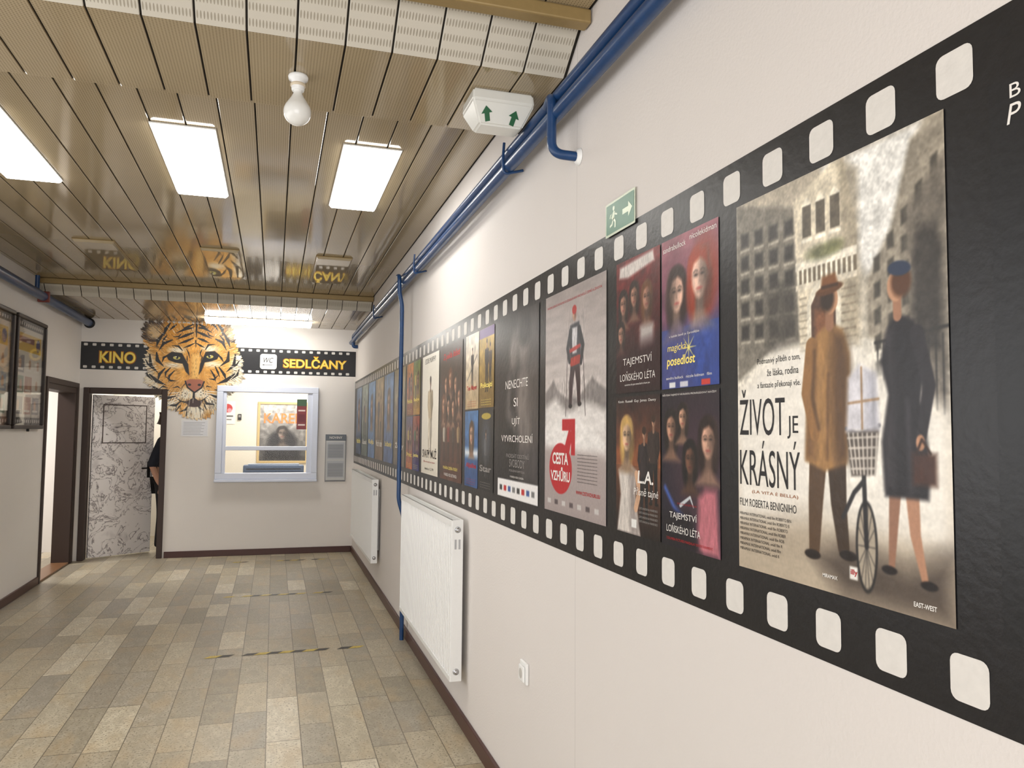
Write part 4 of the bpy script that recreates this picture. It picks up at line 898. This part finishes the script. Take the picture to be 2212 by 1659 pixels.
E=[(0,1),(1,2),(2,3),(3,4),(4,5),(5,6),(6,7),(0,8),(8,9),(9,10),(10,11),(0,12),(12,13),(13,14),(14,15),(2,16),(16,17),(17,18),(18,19),(2,20),(20,21),(21,22),(22,23)]
body=skin('body',J,E,M_skin,pe)
def fingers(base,d,side):
    d=Vector(d).normalized(); s=Vector(side).normalized(); c=d.cross(s)
    for i,l in enumerate((.07,.078,.072,.056)):
        o=Vector(base)+s*(-.03+i*.02)+d*.03
        skin('finger',[tuple(o)+(.008,),tuple(o+d*l*.5+c*.006)+(.0075,),tuple(o+d*l*.85+c*.022)+(.007,)],[(0,1),(1,2)],M_skin,body,1)
    o=Vector(base)-s*.03
    skin('thumb',[tuple(o)+(.010,),tuple(o-s*.022+d*.03)+(.009,),tuple(o-s*.028+d*.058)+(.0078,)],[(0,1),(1,2)],M_skin,body,1)
    skin('palm',[tuple(Vector(base)-d*.02)+((.026,.02),),tuple(Vector(base)+d*.02)+((.036,.018),),tuple(Vector(base)+d*.045)+((.034,.015),)],[(0,1),(1,2)],M_skin,body,1)
fingers((0,-.24,.81),(.3,0,-1),(1,0,.3)); fingers((.23,.19,.965),(1,0,-.1),(0,1,0))
skin('shirt',[(0,0,.90,.155),(0,0,1.12,.14),(0,0,1.32,.16),(0,0,1.43,.085),(-.02,-.17,1.385,.075),(-.115,-.215,1.13,.062),(-.128,-.22,1.05,.056),(-.02,.17,1.385,.075),(-.055,.215,1.13,.06),(-.058,.22,1.09,.056)],[(0,1),(1,2),(2,3),(2,4),(4,5),(5,6),(2,7),(7,8),(8,9)],M_shirt,pe)
skin('trousers',[(0,0,.94,.15),(0,-.09,.86,.115),(.01,-.10,.5,.085),(-.02,-.11,.12,.07),(-.02,-.11,.07,.07),(0,.09,.86,.115),(.03,.10,.5,.085),(.02,.11,.12,.07),(.02,.11,.07,.07)],[(0,1),(1,2),(2,3),(3,4),(0,5),(5,6),(6,7),(7,8)],M_trou,pe)
skin('hair',[(-.005,0,1.66,.085),(.0,0,1.735,.08),(-.03,0,1.58,.06)],[(0,1),(0,2)],M_hair,pe)
for yy,x0 in ((-.11,-.02),(.11,.02)): skin('shoe',[(x0-.03,yy,.045,.045),(x0+.07,yy,.04,.045),(x0+.17,yy-.005,.033,.035)],[(0,1),(1,2)],M_shoe,pe)
lathe('nose',[(0,.03),(.008,.02),(.014,0)],M_skin,seg=12,parent=pe,M=Matrix.Translation((.10,0,1.615))@Matrix.Rotation(math.radians(110),4,'Y'))
for s in (-1,1):
    lathe('eye',[(0,.012),(.008,.008),(.011,0)],tW,seg=12,parent=pe,M=Matrix.Translation((.093,s*.03,1.648))@Matrix.Rotation(math.radians(90),4,'Y'))
    lathe('ear',[(0,.012),(.014,.016),(.024,.006),(.02,0)],M_skin,seg=14,parent=pe,M=Matrix.Translation((.01,s*.08,1.63))@Matrix.Rotation(math.radians(-90*s),4,'X'))
boxes('mouth',[(.09,.103,-.024,.024,1.572,1.58)],tR,pe,bevel=.003)
tag(pe,'standing person in navy short sleeved shirt and black trousers in doorway','person')
# ------------------------------------------------------------------ lights
W=bpy.data.worlds.new('World'); SC.world=W; W.use_nodes=True
bg=W.node_tree.nodes['Background']; bg.inputs[0].default_value=(.95,.97,1,1); bg.inputs[1].default_value=1.0
def area(name,loc,rot,sx,sy,pw,col=(1,1,1)):
    l=bpy.data.lights.new(name,'AREA'); l.shape='RECTANGLE'; l.size=sx; l.size_y=sy; l.energy=pw; l.color=col
    o=bpy.data.objects.new(name,l); COL.objects.link(o); o.location=loc; o.rotation_euler=rot; return o
area('daylight_windows',(-2.4,2.75,1.7),(0,math.radians(-90),0),1.5,4.7,36,(1,.985,.975))
area('daylight_entrance',(-.6,YN+.05,1.5),(math.radians(90),0,0),3.0,2.4,85,(1,.985,.975))
area('booth_light',(.2,11.4,2.65),(0,0,0),.5,.5,40,(1,.985,.96))
area('passage_light',(-1.5,11.5,2.65),(0,0,0),.4,.4,22,(1,.98,.96))
area('side_room_light',(-3.4,9.5,2.65),(0,0,0),.8,.8,60,(1,.98,.96))
# ------------------------------------------------------------------ camera
f=1680.0; cx,cy=1106.0,829.5
D=Vector((592-cx,-(927-cy),f)).normalized()
R=Vector((6628-cx,-(985-cy),f)); R=(R-D*R.dot(D)).normalized()
U=R.cross(D)
if U.y<0: U=-U
cam=bpy.data.cameras.new('camera'); co=bpy.data.objects.new('camera',cam); COL.objects.link(co); SC.camera=co
cam.sensor_fit='HORIZONTAL'; cam.sensor_width=36; cam.lens=f/2212*36; cam.clip_start=.02
right=Vector((R.x,D.x,U.x)); up=Vector((R.y,D.y,U.y)); fw=Vector((R.z,D.z,U.z))
m=Matrix.Identity(4)
for i in range(3): m[i][0]=right[i]; m[i][1]=up[i]; m[i][2]=-fw[i]
m[2][3]=1.55
co.matrix_world=m
SC.view_settings.view_transform='Standard'; SC.view_settings.look='None'; SC.view_settings.exposure=0
